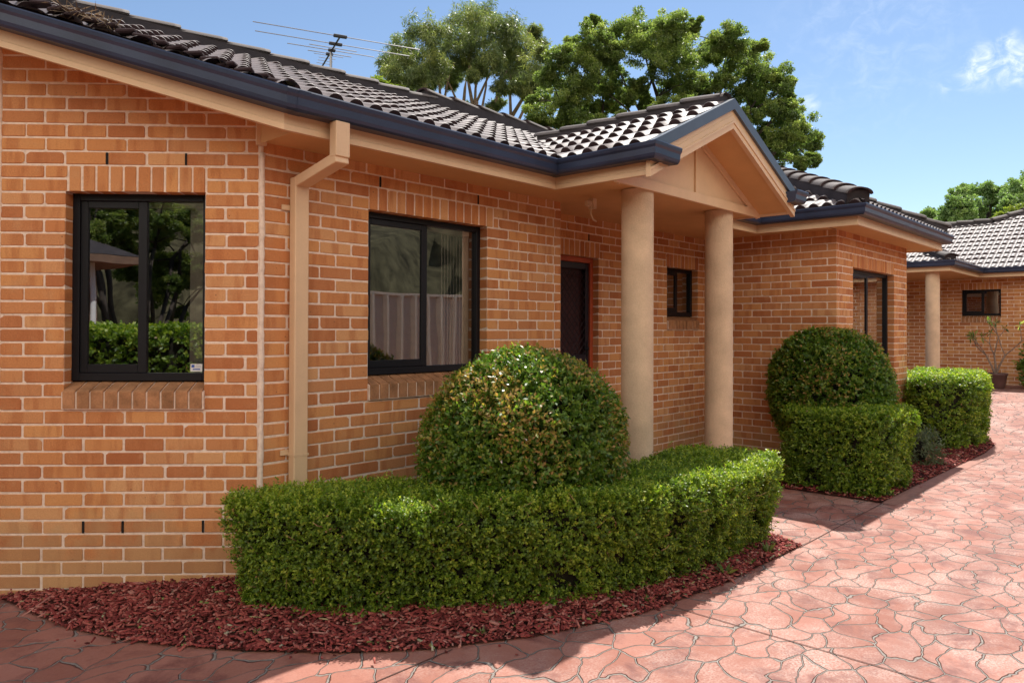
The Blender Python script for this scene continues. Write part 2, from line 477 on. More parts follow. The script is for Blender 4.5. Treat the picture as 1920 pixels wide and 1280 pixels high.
# ------------------------------------------------------------------ ground
def ramp_z(u):
    t = min(1, max(0, (u - 9.0) / 7.5)); t = t * t * (3 - 2 * t)
    return .42 * t
def paving_mat():
    m, t, p, o = mat("stamped_concrete")
    g = gpos(t)
    wz = noise(t, g, 1.9, 2)
    sub = N(t, 'ShaderNodeVectorMath', operation='SUBTRACT'); t.links.new(wz.outputs['Color'], sub.inputs[0]); sub.inputs[1].default_value = (.5, .5, .5)
    scl = N(t, 'ShaderNodeVectorMath', operation='SCALE'); t.links.new(sub.outputs[0], scl.inputs[0]); scl.inputs['Scale'].default_value = .42
    add = N(t, 'ShaderNodeVectorMath', operation='ADD'); t.links.new(g, add.inputs[0]); t.links.new(scl.outputs[0], add.inputs[1])
    wf = noise(t, g, 9, 2)
    sub2 = N(t, 'ShaderNodeVectorMath', operation='SUBTRACT'); t.links.new(wf.outputs['Color'], sub2.inputs[0]); sub2.inputs[1].default_value = (.5, .5, .5)
    scl2 = N(t, 'ShaderNodeVectorMath', operation='SCALE'); t.links.new(sub2.outputs[0], scl2.inputs[0]); scl2.inputs['Scale'].default_value = .05
    add2 = N(t, 'ShaderNodeVectorMath', operation='ADD'); t.links.new(add.outputs[0], add2.inputs[0]); t.links.new(scl2.outputs[0], add2.inputs[1])
    mp_ = N(t, 'ShaderNodeMapping'); mp_.inputs['Rotation'].default_value = (0, 0, R(38)); mp_.inputs['Scale'].default_value = (4.1, 6.2, 0)
    t.links.new(add2.outputs[0], mp_.inputs[0])
    ve = N(t, 'ShaderNodeTexVoronoi', feature='DISTANCE_TO_EDGE', voronoi_dimensions='2D'); ve.inputs['Scale'].default_value = 1; ve.inputs['Randomness'].default_value = .95
    vc = N(t, 'ShaderNodeTexVoronoi', feature='F1', voronoi_dimensions='2D'); vc.inputs['Scale'].default_value = 1; vc.inputs['Randomness'].default_value = .95
    t.links.new(mp_.outputs[0], ve.inputs['Vector']); t.links.new(mp_.outputs[0], vc.inputs['Vector'])
    jn = noise(t, g, 5, 2)
    width = mth(t, 'MULTIPLY_ADD', jn.outputs['Fac'], .060, -.004)
    jd = mth(t, 'DIVIDE', ve.outputs['Distance'], width)
    stone = N(t, 'ShaderNodeMapRange', interpolation_type='SMOOTHSTEP'); stone.inputs['From Min'].default_value = .88; stone.inputs['From Max'].default_value = 1.25
    t.links.new(jd, stone.inputs['Value'])
    sep = N(t, 'ShaderNodeSeparateColor'); t.links.new(vc.outputs['Color'], sep.inputs[0])
    c = ramp(t, sep.outputs[0], [(0, (.28, .105, .072)), (.5, (.335, .135, .096)), (1, (.375, .158, .116))])
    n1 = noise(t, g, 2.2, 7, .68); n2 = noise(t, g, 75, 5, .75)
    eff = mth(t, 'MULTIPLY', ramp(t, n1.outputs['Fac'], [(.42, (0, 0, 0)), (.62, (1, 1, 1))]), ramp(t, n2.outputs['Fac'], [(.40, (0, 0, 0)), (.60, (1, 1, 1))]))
    # pale bloom in the stone colour, stronger towards +X
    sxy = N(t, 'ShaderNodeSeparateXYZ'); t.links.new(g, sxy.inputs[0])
    bloom_x = N(t, 'ShaderNodeMapRange', interpolation_type='SMOOTHSTEP'); bloom_x.inputs['From Min'].default_value = -1.0; bloom_x.inputs['From Max'].default_value = 1.8
    bloom_x.inputs['To Min'].default_value = .12
    t.links.new(sxy.outputs[0], bloom_x.inputs['Value'])
    c = mixc(t, mth(t, 'MULTIPLY', mth(t, 'MULTIPLY', eff, bloom_x.outputs[0]), .7), c, (.62, .48, .42))
    # faint tyre tracks along the drive and a few old oil spots
    tw = noise(t, g, .8, 3)
    ty = mth(t, 'ADD', sxy.outputs[1], mth(t, 'MULTIPLY', tw.outputs['Fac'], .35))
    def track(y):
        q = N(t, 'ShaderNodeMapRange', interpolation_type='SMOOTHSTEP'); q.inputs['From Min'].default_value = .20; q.inputs['From Max'].default_value = .06
        t.links.new(mth(t, 'ABSOLUTE', mth(t, 'ADD', ty, -y)), q.inputs['Value']); return q.outputs[0]
    trk = mth(t, 'MULTIPLY', mth(t, 'MAXIMUM', track(-3.05), track(-4.55)), noise(t, g, 6, 5, .7).outputs['Fac'])
    c = mixc(t, mth(t, 'MULTIPLY', trk, .5), c, (.17, .085, .07))
    oil = N(t, 'ShaderNodeTexVoronoi'); oil.inputs['Scale'].default_value = .55; t.links.new(add2.outputs[0], oil.inputs['Vector'])
    c = mixc(t, mth(t, 'MULTIPLY', ramp(t, oil.outputs['Distance'], [(.06, (1, 1, 1)), (.13, (0, 0, 0))]), .4), c, (.10, .06, .05))
    stn = noise(t, g, 3.6, 6, .68, .4)
    c = mixc(t, mth(t, 'MULTIPLY', ramp(t, stn.outputs['Fac'], [(.52, (0, 0, 0)), (.66, (1, 1, 1))]), mth(t, 'MULTIPLY_ADD', n2.outputs['Fac'], 1.7, -.1)), c, (.17, .06, .05))
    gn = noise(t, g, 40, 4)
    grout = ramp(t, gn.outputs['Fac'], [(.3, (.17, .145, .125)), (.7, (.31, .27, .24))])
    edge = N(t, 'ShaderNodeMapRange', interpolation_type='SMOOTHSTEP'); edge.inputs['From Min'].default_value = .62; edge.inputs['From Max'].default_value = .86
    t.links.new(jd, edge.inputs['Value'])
    grout = mixc(t, edge.outputs[0], grout, (.11, .065, .05))  # dark rim: groove dirt, with the relief shadow at stone edges painted in
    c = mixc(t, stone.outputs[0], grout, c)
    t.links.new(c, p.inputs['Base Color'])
    p.inputs['Roughness'].default_value = .7; p.inputs['Specular IOR Level'].default_value = .35
    st2 = N(t, 'ShaderNodeMapRange', interpolation_type='SMOOTHSTEP'); st2.inputs['From Min'].default_value = .5; st2.inputs['From Max'].default_value = 1.8
    t.links.new(jd, st2.inputs['Value'])
    h = mth(t, 'ADD', mth(t, 'MULTIPLY', st2.outputs[0], 1.0), mth(t, 'MULTIPLY', noise(t, g, 24, 5, .65).outputs['Fac'], .35))
    bump(t, p, h, .9, .016)
    return m
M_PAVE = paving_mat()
M_EDGE = paint("plain_concrete_edge", (.36, .18, .14), .75, .12, .3, bmp=.3, nscale=9)
M_CUT = paint("saw_cut", (.10, .05, .04), .9)
M_SOIL = paint("mulch_soil", (.055, .018, .014), .95, .35, .1, bmp=1.0, nscale=14)
M_LAWN = paint("dry_grass", (.10, .11, .035), .95, .2)

g = MB()
us = [-60, -30, -15, -8, -4, -2, 0, 2, 4, 6, 8, 9, 9.75, 10.5, 11.25, 12, 12.75, 13.5, 14.25, 15, 15.75, 16.5, 20, 30, 60]
vs = [-60, -20, -9, -5, -2, 0, 3, 8, 30, 90]
for i in range(len(us) - 1):
    for j in range(len(vs) - 1):
        q = [(us[i], vs[j]), (us[i + 1], vs[j]), (us[i + 1], vs[j + 1]), (us[i], vs[j + 1])]
        far = vs[j] < -9 or vs[j + 1] > 8 or us[i] < -15 or us[i + 1] > 30
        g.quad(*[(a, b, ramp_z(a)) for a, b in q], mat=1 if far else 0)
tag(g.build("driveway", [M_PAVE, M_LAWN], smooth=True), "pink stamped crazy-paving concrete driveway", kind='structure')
gg = MB()
gg.quad((-600, -600, -.3), (600, -600, -.3), (600, 600, -.3), (-600, 600, -.3))
tag(gg.build("terrain", M_LAWN), "dry grassy ground beyond the houses", kind='structure')

EDGE1 = [(-1.25, 1.75), (-1.15, 1.16), (-1.10, .85), (-1.066, .615), (-1.004, .284), (-.884, -.035), (-.75, -.30), (-.472, -.715), (-.141, -1.10), (.19, -1.392), (.701, -1.692), (1.38, -1.939), (2.246, -2.06), (3.45, -2.085)]
BED1 = EDGE1 + [(3.45, .10), (3.10, .10), (3.0, .02), (0.02, .02), (-1.14, 1.18), (-1.14, 1.75)]
EDGE2 = [(5.43, .40), (5.43, -2.085), (6.4, -2.10), (8.27, -2.15), (9.5, -2.2), (10.3, -2.18), (10.9, -2.0), (11.35, -1.6), (11.45, -1.0), (11.4, 1.5)]
BED2 = EDGE2 + [(9.42, 1.5), (9.42, -1.22), (6.62, -1.22), (6.58, .40)]
def pt_seg(p, a, b):
    ax, ay = a; bx, by = b; dx, dy = bx - ax, by - ay
    t = max(0, min(1, ((p[0] - ax) * dx + (p[1] - ay) * dy) / (dx * dx + dy * dy + 1e-12)))
    return math.hypot(p[0] - ax - t * dx, p[1] - ay - t * dy)
def inside(p, poly):
    c = False; n = len(poly)
    for i in range(n):
        a, b = poly[i], poly[(i + 1) % n]
        if (a[1] > p[1]) != (b[1] > p[1]) and p[0] < (b[0] - a[0]) * (p[1] - a[1]) / (b[1] - a[1]) + a[0]: c = not c
    return c
def bed_z(p, edge):
    d = min(pt_seg(p, a, b) for a, b in zip(edge, edge[1:]))
    return .012 + .115 * min(d, 1.0) + .075 * max(0, d - 1.0) + ramp_z(p[0]) * .8
def bed(name, poly, edge, label):
    bm = bmesh.new()
    vs_ = [bm.verts.new((x, y, 0)) for x, y in poly]
    f = bm.faces.new(vs_)
    bmesh.ops.triangulate(bm, faces=[f])
    for ax, step in ((0, .25), (1, .25)):
        lo = min(p[ax] for p in poly); hi = max(p[ax] for p in poly)
        c = lo + step
        while c < hi:
            co = [0, 0, 0]; no = [0, 0, 0]; co[ax] = c; no[ax] = 1
            bmesh.ops.bisect_plane(bm, geom=bm.verts[:] + bm.edges[:] + bm.faces[:], plane_co=co, plane_no=no)
            c += step
    for v in bm.verts:
        v.co.z = bed_z((v.co.x, v.co.y), edge) + (0 if min(pt_seg((v.co.x, v.co.y), a, b) for a, b in zip(edge, edge[1:])) < .02 else random.uniform(-.006, .012))
    bm.normal_update()
    me = bpy.data.meshes.new(name); bm.to_mesh(me); bm.free()
    if me.polygons[0].normal.z < 0: me.flip_normals()
    me.materials.append(M_SOIL)
    o = bpy.data.objects.new(name, me); COL.objects.link(o)
    return tag(o, label, kind='structure')
bed("garden_bed", BED1, EDGE1, "garden bed of red mulch along the house wall")
bed("garden_bed", BED2, EDGE2, "garden bed of red mulch beside the far wing")

def mulch_mat():
    m, t, p, o = mat("red_bark_chip")
    r = attr(t)
    c = ramp(t, r, [(0, (.09, .016, .014)), (.3, (.20, .034, .030)), (.55, (.30, .058, .050)), (.8, (.38, .11, .085)), (.93, (.44, .21, .17)), (.955, (.30, .13, .09)), (.975, (.42, .30, .18)), (.988, (.16, .22, .05)), (1, (.42, .36, .27))])
    c = mixc(t, .35, c, ramp(t, noise(t, gpos(t), 70, 4).outputs['Fac'], [(.3, (.2, .2, .2)), (.7, (.8, .8, .8))]), 'OVERLAY')
    t.links.new(c, p.inputs['Base Color']); p.inputs['Roughness'].default_value = .8; p.inputs['Specular IOR Level'].default_value = .25
    return m
M_CHIP = mulch_mat()
def mulch(poly, edge, n, label, keep=None):
    xs = [p[0] for p in poly]; ys = [p[1] for p in poly]
    P = []
    while len(P) < n:
        p = (random.uniform(min(xs), max(xs)), random.uniform(min(ys), max(ys)))
        spill = random.random() < .012 and min(pt_seg(p, a, b) for a, b in zip(edge, edge[1:])) < .22 * random.random() and p[1] < .2
        if (spill or inside(p, poly)) and (keep is None or keep(p)):
            P.append((*p, bed_z(p, edge) if inside(p, poly) else .004 + ramp_z(p[0])))
    P = np.array(P); n = len(P)
    d = np.array([min(pt_seg((x, y), a, b) for a, b in zip(edge, edge[1:])) for x, y, z in P])
    P[:, 2] += rng.uniform(.0, .022, n) * np.clip(d / .06, .3, 1)
    a = rng.uniform(0, 2 * np.pi, n); tl = rng.normal(0, .28, n)
    D = np.stack([np.cos(a) * np.cos(tl), np.sin(a) * np.cos(tl), np.sin(tl)], 1)
    Nn = nrm(np.stack([rng.normal(0, .35, n), rng.normal(0, .35, n), np.ones(n)], 1))
    S = nrm(np.cross(D, Nn)); U = np.cross(S, D)
    L = rng.lognormal(math.log(.024), .6, n)[:, None]; W = rng.uniform(.008, .019, n)[:, None]; T = rng.uniform(.003, .008, n)[:, None]
    r = rng.random(n); r = np.where(r > .975, r, r * .96)
    tp = rng.uniform(.4, 1, n)[:, None]
    b0 = [P - D * L / 2 - S * W / 2, P + D * L / 2 - S * W / 2 * tp, P + D * L / 2 + S * W / 2 * tp, P - D * L / 2 + S * W / 2]
    V = np.stack([q for q in b0] + [q + U * T for q in b0], 1).reshape(-1, 3)
    base = np.arange(n)[:, None, None] * 8
    F = (base + np.array([[4, 5, 6, 7], [0, 1, 5, 4], [1, 2, 6, 5], [2, 3, 7, 6], [3, 0, 4, 7]])[None]).reshape(-1, 4)
    return tag(np_mesh("bark_mulch", V, F, M_CHIP, rnd=np.repeat(r, 5)), label, kind='stuff')
mulch(BED1, EDGE1, 30000, "loose red bark chips in the bed along the house")
mulch(BED2, EDGE2, 9000, "loose red bark chips in the bed by the far wing", keep=lambda p: p[0] < 11.3 and (p[1] < -.9 or p[0] < 6.6))

# plain concrete margin and saw cuts of the paving
e = MB()
def strip(m, path, w, z):
    for (x0, y0), (x1, y1) in zip(path, path[1:]):
        d = Vector((x1 - x0, y1 - y0)).normalized(); n_ = Vector((d.y, -d.x)) * w
        m.quad((x0, y0, ramp_z(x0) + z), (x0 + n_.x, y0 + n_.y, ramp_z(x0) + z), (x1 + n_.x, y1 + n_.y, ramp_z(x1) + z), (x1, y1, ramp_z(x1) + z))
strip(e, EDGE2[1:7], .13, .004)
tag(e.build("pavement_edge", M_EDGE), "plain concrete margin along the far bed", kind='structure')
e = MB()
strip(e, [(3.45, -2.085), (5.43, -2.085)], .008, .004)
strip(e, [(-3.5, -1.48), (.30, -1.48)], .008, .004)
strip(e, [(1.635, -2.0), (1.635, -7)], .008, .004)
strip(e, [(3.45, -2.085), (3.45, .1)], .012, .004)
strip(e, [(8.6, -2.3), (8.6, -7)], .008, .004)
tag(e.build("pavement_joint", M_CUT), "thin saw-cut joints in the paving", kind='structure')

# ------------------------------------------------------------------ brickwork
CO, BL, MJ = .086, .250, .0122
def brick(m, F, s0, s1, z0, z1, dep=.10, r=None, proud=0.0):
    """one brick on a wall frame F (s, out, z)"""
    r = random.random() if r is None else r
    j = lambda a: random.uniform(-a, a)
    s0 += j(.003); s1 += j(.003); z0 += j(.0018); z1 += j(.0018)
    f = proud + j(.0014)
    w, h = s1 - s0, z1 - z0
    c = min(.0045, w * .1, h * .1)
    def ring(inset, out, cut):
        pts = []
        for (x, y, sx, sy) in ((s0, z0, 1, 1), (s1, z0, -1, 1), (s1, z1, -1, -1), (s0, z1, 1, -1)):
            k = cut * (random.uniform(.4, 1.5) if random.random() < .82 else random.uniform(2, 4.5))
            X, Y = x + sx * inset, y + sy * inset
            a = (X + sx * k * 1.3, Y); b = (X, Y + sy * k)
            pts += ([b, a] if (sx == sy) else [a, b])
        return [m.vert(F(px, out, pz), (px, pz)) for px, pz in pts]
    fr = ring(.0035, f, c)
    md = ring(0, f - .004, c)
    # back ring
    bk = [m.vert(F(x, -dep, z), (x, z)) for x, z in ((s0, z0), (s1, z0), (s1, z1), (s0, z1))]
    m.face(fr, 0, r)
    n = 8
    for k in range(n): m.face([md[k], md[(k + 1) % n], fr[(k + 1) % n], fr[k]], 0, r)
    for k in range(4):
        a0, a1 = md[2 * k], md[2 * k + 1]; b0 = md[(2 * k + 2) % 8]
        m.face([bk[k], bk[(k + 1) % 4], b0, a1], 0, r)
        m.face([bk[k], a1, a0], 0, r)
def wall(parent, o, d, length, z0, ztop, openings=(), soldiers=(), phase=0.0, q0=None, q1=None, weeps=(), corner0=0, corner1=0, name="wall", course0=0.0):
    """openings/soldiers: (s0, s1, za, zb); ztop: function of s or number; q0/q1: quoin parity at the ends"""
    d = Vector((d[0], d[1])).normalized(); nn = Vector((d.y, -d.x))
    def F(s, out, z): return (o[0] + d.x * s + nn.x * out, o[1] + d.y * s + nn.y * out, z)
    zt = ztop if callable(ztop) else (lambda s: ztop)
    m = MB()
    zmax = max(zt(0), zt(length))
    rows = int(math.ceil((zmax - z0) / CO))
    perps = {}
    ops = list(openings) + list(soldiers)
    vis = list(openings)
    openings = [(a_, b_, (c_ - .172 if c_ > .9 else c_), d_) for a_, b_, c_, d_ in openings]
    ops = list(openings) + list(soldiers)
    for i in range(rows):
        za = z0 + i * CO; zb = za + CO - MJ
        lo, hi = 0.0 + corner0, length - corner1
        if q0 is not None and (i % 2) == q0: lo += .115
        if q1 is not None and (i % 2) == q1: hi -= .115
        segs = [(lo, hi)]
        for (a, b, oz0, oz1) in ops:
            if zb > oz0 + .02 and za < oz1 - .02:
                ns = []
                for (s, e_) in segs:
                    if b <= s or a >= e_: ns.append((s, e_)); continue
                    if a - s > .03: ns.append((s, a))
                    if e_ - b > .03: ns.append((b, e_))
                segs = ns
        for (s, e_) in segs:
            ph = phase + (BL / 2 if i % 2 else 0)
            k = math.floor((s - ph) / BL)
            js = [s]
            while True:
                k += 1
                p = ph + k * BL
                if p >= e_ - .055: break
                if p > s + .055: js.append(p + random.uniform(-.006, .006))
            js.append(e_)
            perps.setdefault(i, []).extend(js[1:-1])
            for a, b in zip(js, js[1:]):
                A = a + (MJ / 2 if a > lo + 1e-6 or corner0 else 0); B = b - (MJ / 2 if b < hi - 1e-6 or corner1 else 0)
                if any(abs(a - x[0]) < 1e-6 for x in ()): pass
                if zb > zt((A + B) / 2) + .05: continue
                # keep opening edges flush
                for (oa, ob, oz0, oz1) in openings:
                    if abs(b - oa) < 1e-6: B = b
                    if abs(a - ob) < 1e-6: A = a
                if B - A > .03: brick(m, F, A, B, za, zb)
    for (a, b, oz0, oz1) in soldiers:
        n = max(1, round((b - a) / CO)); w_ = (b - a) / n
        for k in range(n):
            brick(m, F, a + k * w_ + MJ / 2, a + (k + 1) * w_ - MJ / 2, oz0, oz1 - MJ)
    # mortar: sheet just behind the brick faces, with holes
    xs = sorted(set([0, length] + [v for a, b, _, _ in openings for v in (a - .004 * 0, b)]))
    for a, b in zip(xs, xs[1:]):
        mid = (a + b) / 2
        cuts = sorted([(oz0, oz1) for (oa, ob, oz0, oz1) in openings if oa < mid < ob])
        z = z0 - .3
        segz = []
        for (c0, c1) in cuts: segz.append((z, c0)); z = c1
        segz.append((z, None))
        for (c0, c1) in segz:
            m.quad(F(a, -.0045, c0), F(b, -.0045, c0), F(b, -.0045, c1 if c1 is not None else zt(b)), F(a, -.0045, c1 if c1 is not None else zt(a)), 1, .5)
    for (a, b, c0, c1) in openings:
        e_ = .004
        m.quad(F(a - e_, -.004, c0), F(a - e_, -.11, c0), F(a - e_, -.11, c1), F(a - e_, -.004, c1), 1, .5)
        m.quad(F(b + e_, -.11, c0), F(b + e_, -.004, c0), F(b + e_, -.004, c1), F(b + e_, -.11, c1), 1, .5)
        m.quad(F(a, 0.0, c1 + .001), F(b, 0.0, c1 + .001), F(b, -.11, c1 + .001), F(a, -.11, c1 + .001), 1, .5)
    for (s, z) in weeps:
        row = int((z + .03 - z0) // CO)
        if perps.get(row): s = min(perps[row], key=lambda q: abs(q - s))
        z = z0 + row * CO
        m.box((s - .0062, -.004, z), (s + .0062, .0032, z + .074), 2, 0, M=Matrix(((d.x, nn.x, 0, o[0]), (d.y, nn.y, 0, o[1]), (0, 0, 1, 0), (0, 0, 0, 1))))
    ob = m.build(name, [M_BRICK, M_MORTAR, M_HOLE], parent)
    ob['label'] = "orange brick wall face"
    return F
def sill(F, a, b, z, parent, name="sill"):
    """sloping brick-on-edge sill under an opening"""
    m = MB()
    n = max(1, round((b - a) / CO)); w_ = (b - a) / n
    for k in range(n):
        s0, s1 = a + k * w_ + MJ / 2, a + (k + 1) * w_ - MJ / 2
        r = random.random(); dj = random.uniform(-.002, .002)
        out, dep = .024 + dj, -.115
        pr = [(out, z - .166), (out + .002, z - .062), (out - .006, z - .054), (dep, z - .004), (dep, z - .15)]
        A = [m.vert(F(s0, x, y), (s0, y)) for x, y in pr]; B = [m.vert(F(s1, x, y), (s1, y)) for x, y in pr]
        q = len(pr)
        for i in range(q): m.face([A[i], B[i], B[(i + 1) % q], A[(i + 1) % q]], 0, r)
        m.face(A[::-1], 0, r); m.face(B, 0, r)
    pr = [(.019, z - .172), (.019, z - .066), (-.115, z - .010), (-.115, z - .172)]
    A = [m.vert(F(a - .004, x, y)) for x, y in pr]; B = [m.vert(F(b + .004, x, y)) for x, y in pr]
    for i in range(4): m.face([A[i], B[i], B[(i + 1) % 4], A[(i + 1) % 4]], 1, .5)
    m.face(A[::-1], 1, .5); m.face(B, 1, .5)
    return m.build(name, [M_SILL, M_MORTAR], parent)
def wframe(F):
    o = Vector(F(0, 0, 0)); ds = Vector(F(1, 0, 0)) - o; dn = Vector(F(0, 1, 0)) - o
    return Matrix(((ds.x, dn.x, 0, o.x), (ds.y, dn.y, 0, o.y), (0, 0, 1, 0), (0, 0, 0, 1)))
def window(F, a, b, z0, z1, parent, mull=.5, blind=None, sash_left=True, sticker=False, has_sill=True):
    """aluminium sliding window: frame mesh with panes, sill, blind below it"""
    M = wframe(F); m = MB()
    fo, fi = -.085, -.135
    m.box((a, fi, z0), (a + .045, fo, z1), M=M, bev=.003); m.box((b - .045, fi, z0), (b, fo, z1), M=M, bev=.003)
    m.box((a + .045, fi, z1 - .045), (b - .045, fo - .002, z1), M=M, bev=.003); m.box((a + .045, fi, z0), (b - .045, fo - .002, z0 + .05), M=M, bev=.003)
    c = a + (b - a) * mull
    # sliding sash in the left half, fixed light to the right of the meeting stile
    so, si = -.098, -.125
    x0, x1 = a + .046, c + .03
    m.box((x0, si, z0 + .051), (x0 + .045, so, z1 - .046), M=M, bev=.003); m.box((x1 - .055, si, z0 + .051), (x1, so, z1 - .046), M=M, bev=.003)
    m.box((x0 + .045, si, z1 - .09), (x1 - .055, so - .001, z1 - .046), M=M, bev=.003); m.box((x0 + .045, si, z0 + .051), (x1 - .055, so - .001, z0 + .105), M=M, bev=.003)
    win = m.build("window", M_FRAME, parent)
    for (p0, p1, q0, q1, y) in ((x0 + .045, x1 - .055, z0 + .105, z1 - .09, -.112), (x1, b - .045, z0 + .05, z1 - .045, -.116)):
        g_ = MB(); g_.quad(*[M @ Vector(v) for v in ((p0, y, q0), (p1, y, q0), (p1, y, q1), (p0, y, q1))])
        g_.build("pane", M_GLASS, win)
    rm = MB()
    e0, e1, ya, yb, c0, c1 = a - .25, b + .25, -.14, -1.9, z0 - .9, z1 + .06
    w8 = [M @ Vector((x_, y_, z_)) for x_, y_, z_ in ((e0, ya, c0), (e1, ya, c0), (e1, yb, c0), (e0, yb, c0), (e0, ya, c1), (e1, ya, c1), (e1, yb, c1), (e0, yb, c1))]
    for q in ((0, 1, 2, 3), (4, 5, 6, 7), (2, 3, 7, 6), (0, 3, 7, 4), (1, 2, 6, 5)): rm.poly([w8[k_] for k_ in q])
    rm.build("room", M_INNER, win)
    if has_sill: sill(F, a, b, z0, win)
    if blind:
        bm_ = MB()
        s = blind[0]
        while s < blind[1]:
            ww = .07
            ang = random.uniform(.75, 1.0)
            dx, dy = ww * math.cos(ang), ww * math.sin(ang)
            k = 3
            for q in range(k):
                t0, t1 = q / k, (q + 1) / k
                bow = lambda t: .008 * math.sin(math.pi * t)
                bm_.quad(*[M @ Vector(v) for v in ((s + dx * t0 + bow(t0), -.19 - dy * t0, z0 + .03), (s + dx * t1 + bow(t1), -.19 - dy * t1, z0 + .03), (s + dx * t1 + bow(t1), -.19 - dy * t1, z1 - .07), (s + dx * t0 + bow(t0), -.19 - dy * t0, z1 - .07))])
            s += blind[2]
        bm_.box((a + .05, -.26, z1 - .075), (b - .05, -.17, z1 - .045), M=M)
        bm_.build("blind", M_BLIND, win)
    if sticker:
        s = MB()
        sx, sz = b - .045 - .085, z0 + .058
        s.box((sx, -.1158, sz), (sx + .075, -.115, sz + .05), 0, M=M)
        s.box((sx + .006, -.1149, sz + .026), (sx + .026, -.1146, sz + .045), 1, M=M)
        s.box((sx + .014, -.1149, sz + .011), (sx + .062, -.1146, sz + .019), 1, M=M)
        for k in range(3): s.box((sx + .031, -.1149, sz + .038 - k * .006), (sx + .068, -.1146, sz + .040 - k * .006), 2, M=M)
        st = s.build("sticker", [M_WHITE, M_BLUE, M_GREY], win); st['label'] = "small white and blue security sticker"
    return win

HOUSE = tag(empty("brick_house"), "orange brick villa with dark tiled roof, gabled porch and beige columns", "house")
SOF = 2.86
ZB = -.116                         # bottom of the brick coursing
# main wall with the large window (faces -Y)
F1 = wall(HOUSE, (0, 0), (1, 0), 3.02, ZB, SOF + .02, openings=[(.834, 2.046, 1.35, 2.55)], soldiers=[(.834, 2.12, 2.55, 2.722)], phase=.06,
          weeps=[(1.02, 2.724), (1.86, 2.724)], corner0=.012, q1=0)
window(F1, .834, 2.046, 1.35, 2.55, HOUSE, .5, blind=(1.70, 1.96, .034))
# splayed corner wall
SPL = 1.635
sd_ = Vector((1, -1)).normalized()
RT = .45
F2 = wall(HOUSE, (-1.156, 1.156), (1, -1), SPL, ZB, lambda s: 3.02 + .318 * (SPL - s), openings=[(.415, 1.285, 1.35, 2.55)], soldiers=[(.43, 1.29, 2.55, 2.722)], phase=.04,
          weeps=[(.62, 2.724), (1.04, 2.724), (.475, .404), (.885, .404), (1.37, .404)], corner0=.012, corner1=.012)
window(F2, .415, 1.285, 1.35, 2.55, HOUSE, .50, blind=(1.12, 1.30, .032), sticker=True)
# left return wall
F3 = wall(HOUSE, (-1.156, 6.0), (0, -1), 6.0 - 1.156, ZB, 3.5, phase=.1, corner1=.012)
# mortar-filled squint corners
m = MB()
for (x, y, zt) in ((0, 0, 2.88), (-1.156, 1.156, 3.5)):
    nx = Vector((x, y, 0)) + Vector((.010, .004, 0))
    pts = [nx + Vector((random.uniform(-.0015, .0015), random.uniform(-.0015, .0015), ZB + k * .043)) for k in range(int((zt - ZB) / .043))]
    m.tube(pts, [random.uniform(.0145, .021) for _ in pts], 7, 0, .5)
m.build("corner_joint", M_MORTAR, HOUSE, smooth=True)
# porch back wall (recessed), door and small window
RV = .42
F4 = wall(HOUSE, (3.02, RV), (1, 0), 6.6 - 3.02, ZB + CO * 1, SOF + .02, openings=[(.25, 1.17, .40, 2.464), (2.58, 3.34, 1.862, 2.464)], soldiers=[(.22, 1.19, 2.464, 2.636), (2.56, 3.36, 2.464, 2.636)], phase=.12, weeps=[(.93, 2.638)])
window(F4, 2.58, 3.34, 1.862, 2.464, HOUSE, .5)
# side of the main block, facing the porch (hidden from the street)
F5 = wall(HOUSE, (3.02, 0), (0, 1), RV, ZB, SOF + .02, q0=1)
# wing: side face and front face
WU, WV, WE = 6.6, -1.25, 9.42
F6 = wall(HOUSE, (WU, RV), (0, -1), RV - WV, ZB, SOF + .02, phase=.0, q1=0)
F7 = wall(HOUSE, (WU, WV), (1, 0), WE - WU, ZB, SOF + .02, openings=[(.56, 2.22, 1.174, 2.464)], soldiers=[(.54, 2.24, 2.464, 2.636)], phase=.07, q0=1, q1=0)
window(F7, .56, 2.22, 1.174, 2.464, HOUSE, .5, blind=(1.45, 2.15, .07))
F8 = wall(HOUSE, (WE, WV), (0, 1), 4.0, ZB, SOF + .02, q0=1)

# front door: stained frame, dark leaf, diamond security screen
M4 = wframe(F4)
d = MB()
a, b, z0, z1 = .25, 1.17, .40, 2.464
d.box((a, -.13, z0), (a + .05, -.075, z1), M=M4, bev=.004); d.box((b - .05, -.13, z0), (b, -.075, z1), M=M4, bev=.004); d.box((a + .05, -.13, z1 - .055), (b - .05, -.075, z1), M=M4, bev=.004)
door = d.build("door", M_DOORFRAME, HOUSE); door['label'] = "front door with red-brown frame"
d = MB(); d.box((a + .05, -.20, z0), (b - .05, -.16, z1 - .055), M=M4)
for q in ((z0 + .2, z0 + .85), (z0 + 1.0, z1 - .2)): d.box((a + .16, -.16, q[0]), (b - .16, -.150, q[1]), M=M4, bev=.01)
d.build("door_leaf", M_SCREEN, door)
d = MB()
x0, x1 = a + .051, b - .051; y0, y1 = -.118, -.095
d.box((x0, y0, z0 + .02), (x0 + .06, y1, z1 - .056), M=M4, bev=.003); d.box((x1 - .06, y0, z0 + .02), (x1, y1, z1 - .056), M=M4, bev=.003)
for (q0_, q1_) in ((z0 + .02, z0 + .12), (z0 + .95, z0 + 1.02), (z1 - .125, z1 - .056)): d.box((x0 + .06, y0 + .002, q0_), (x1 - .06, y1 - .002, q1_), M=M4, bev=.003)
gx0, gx1 = x0 + .06, x1 - .06
st_ = .085
zz = z0 - 1.0
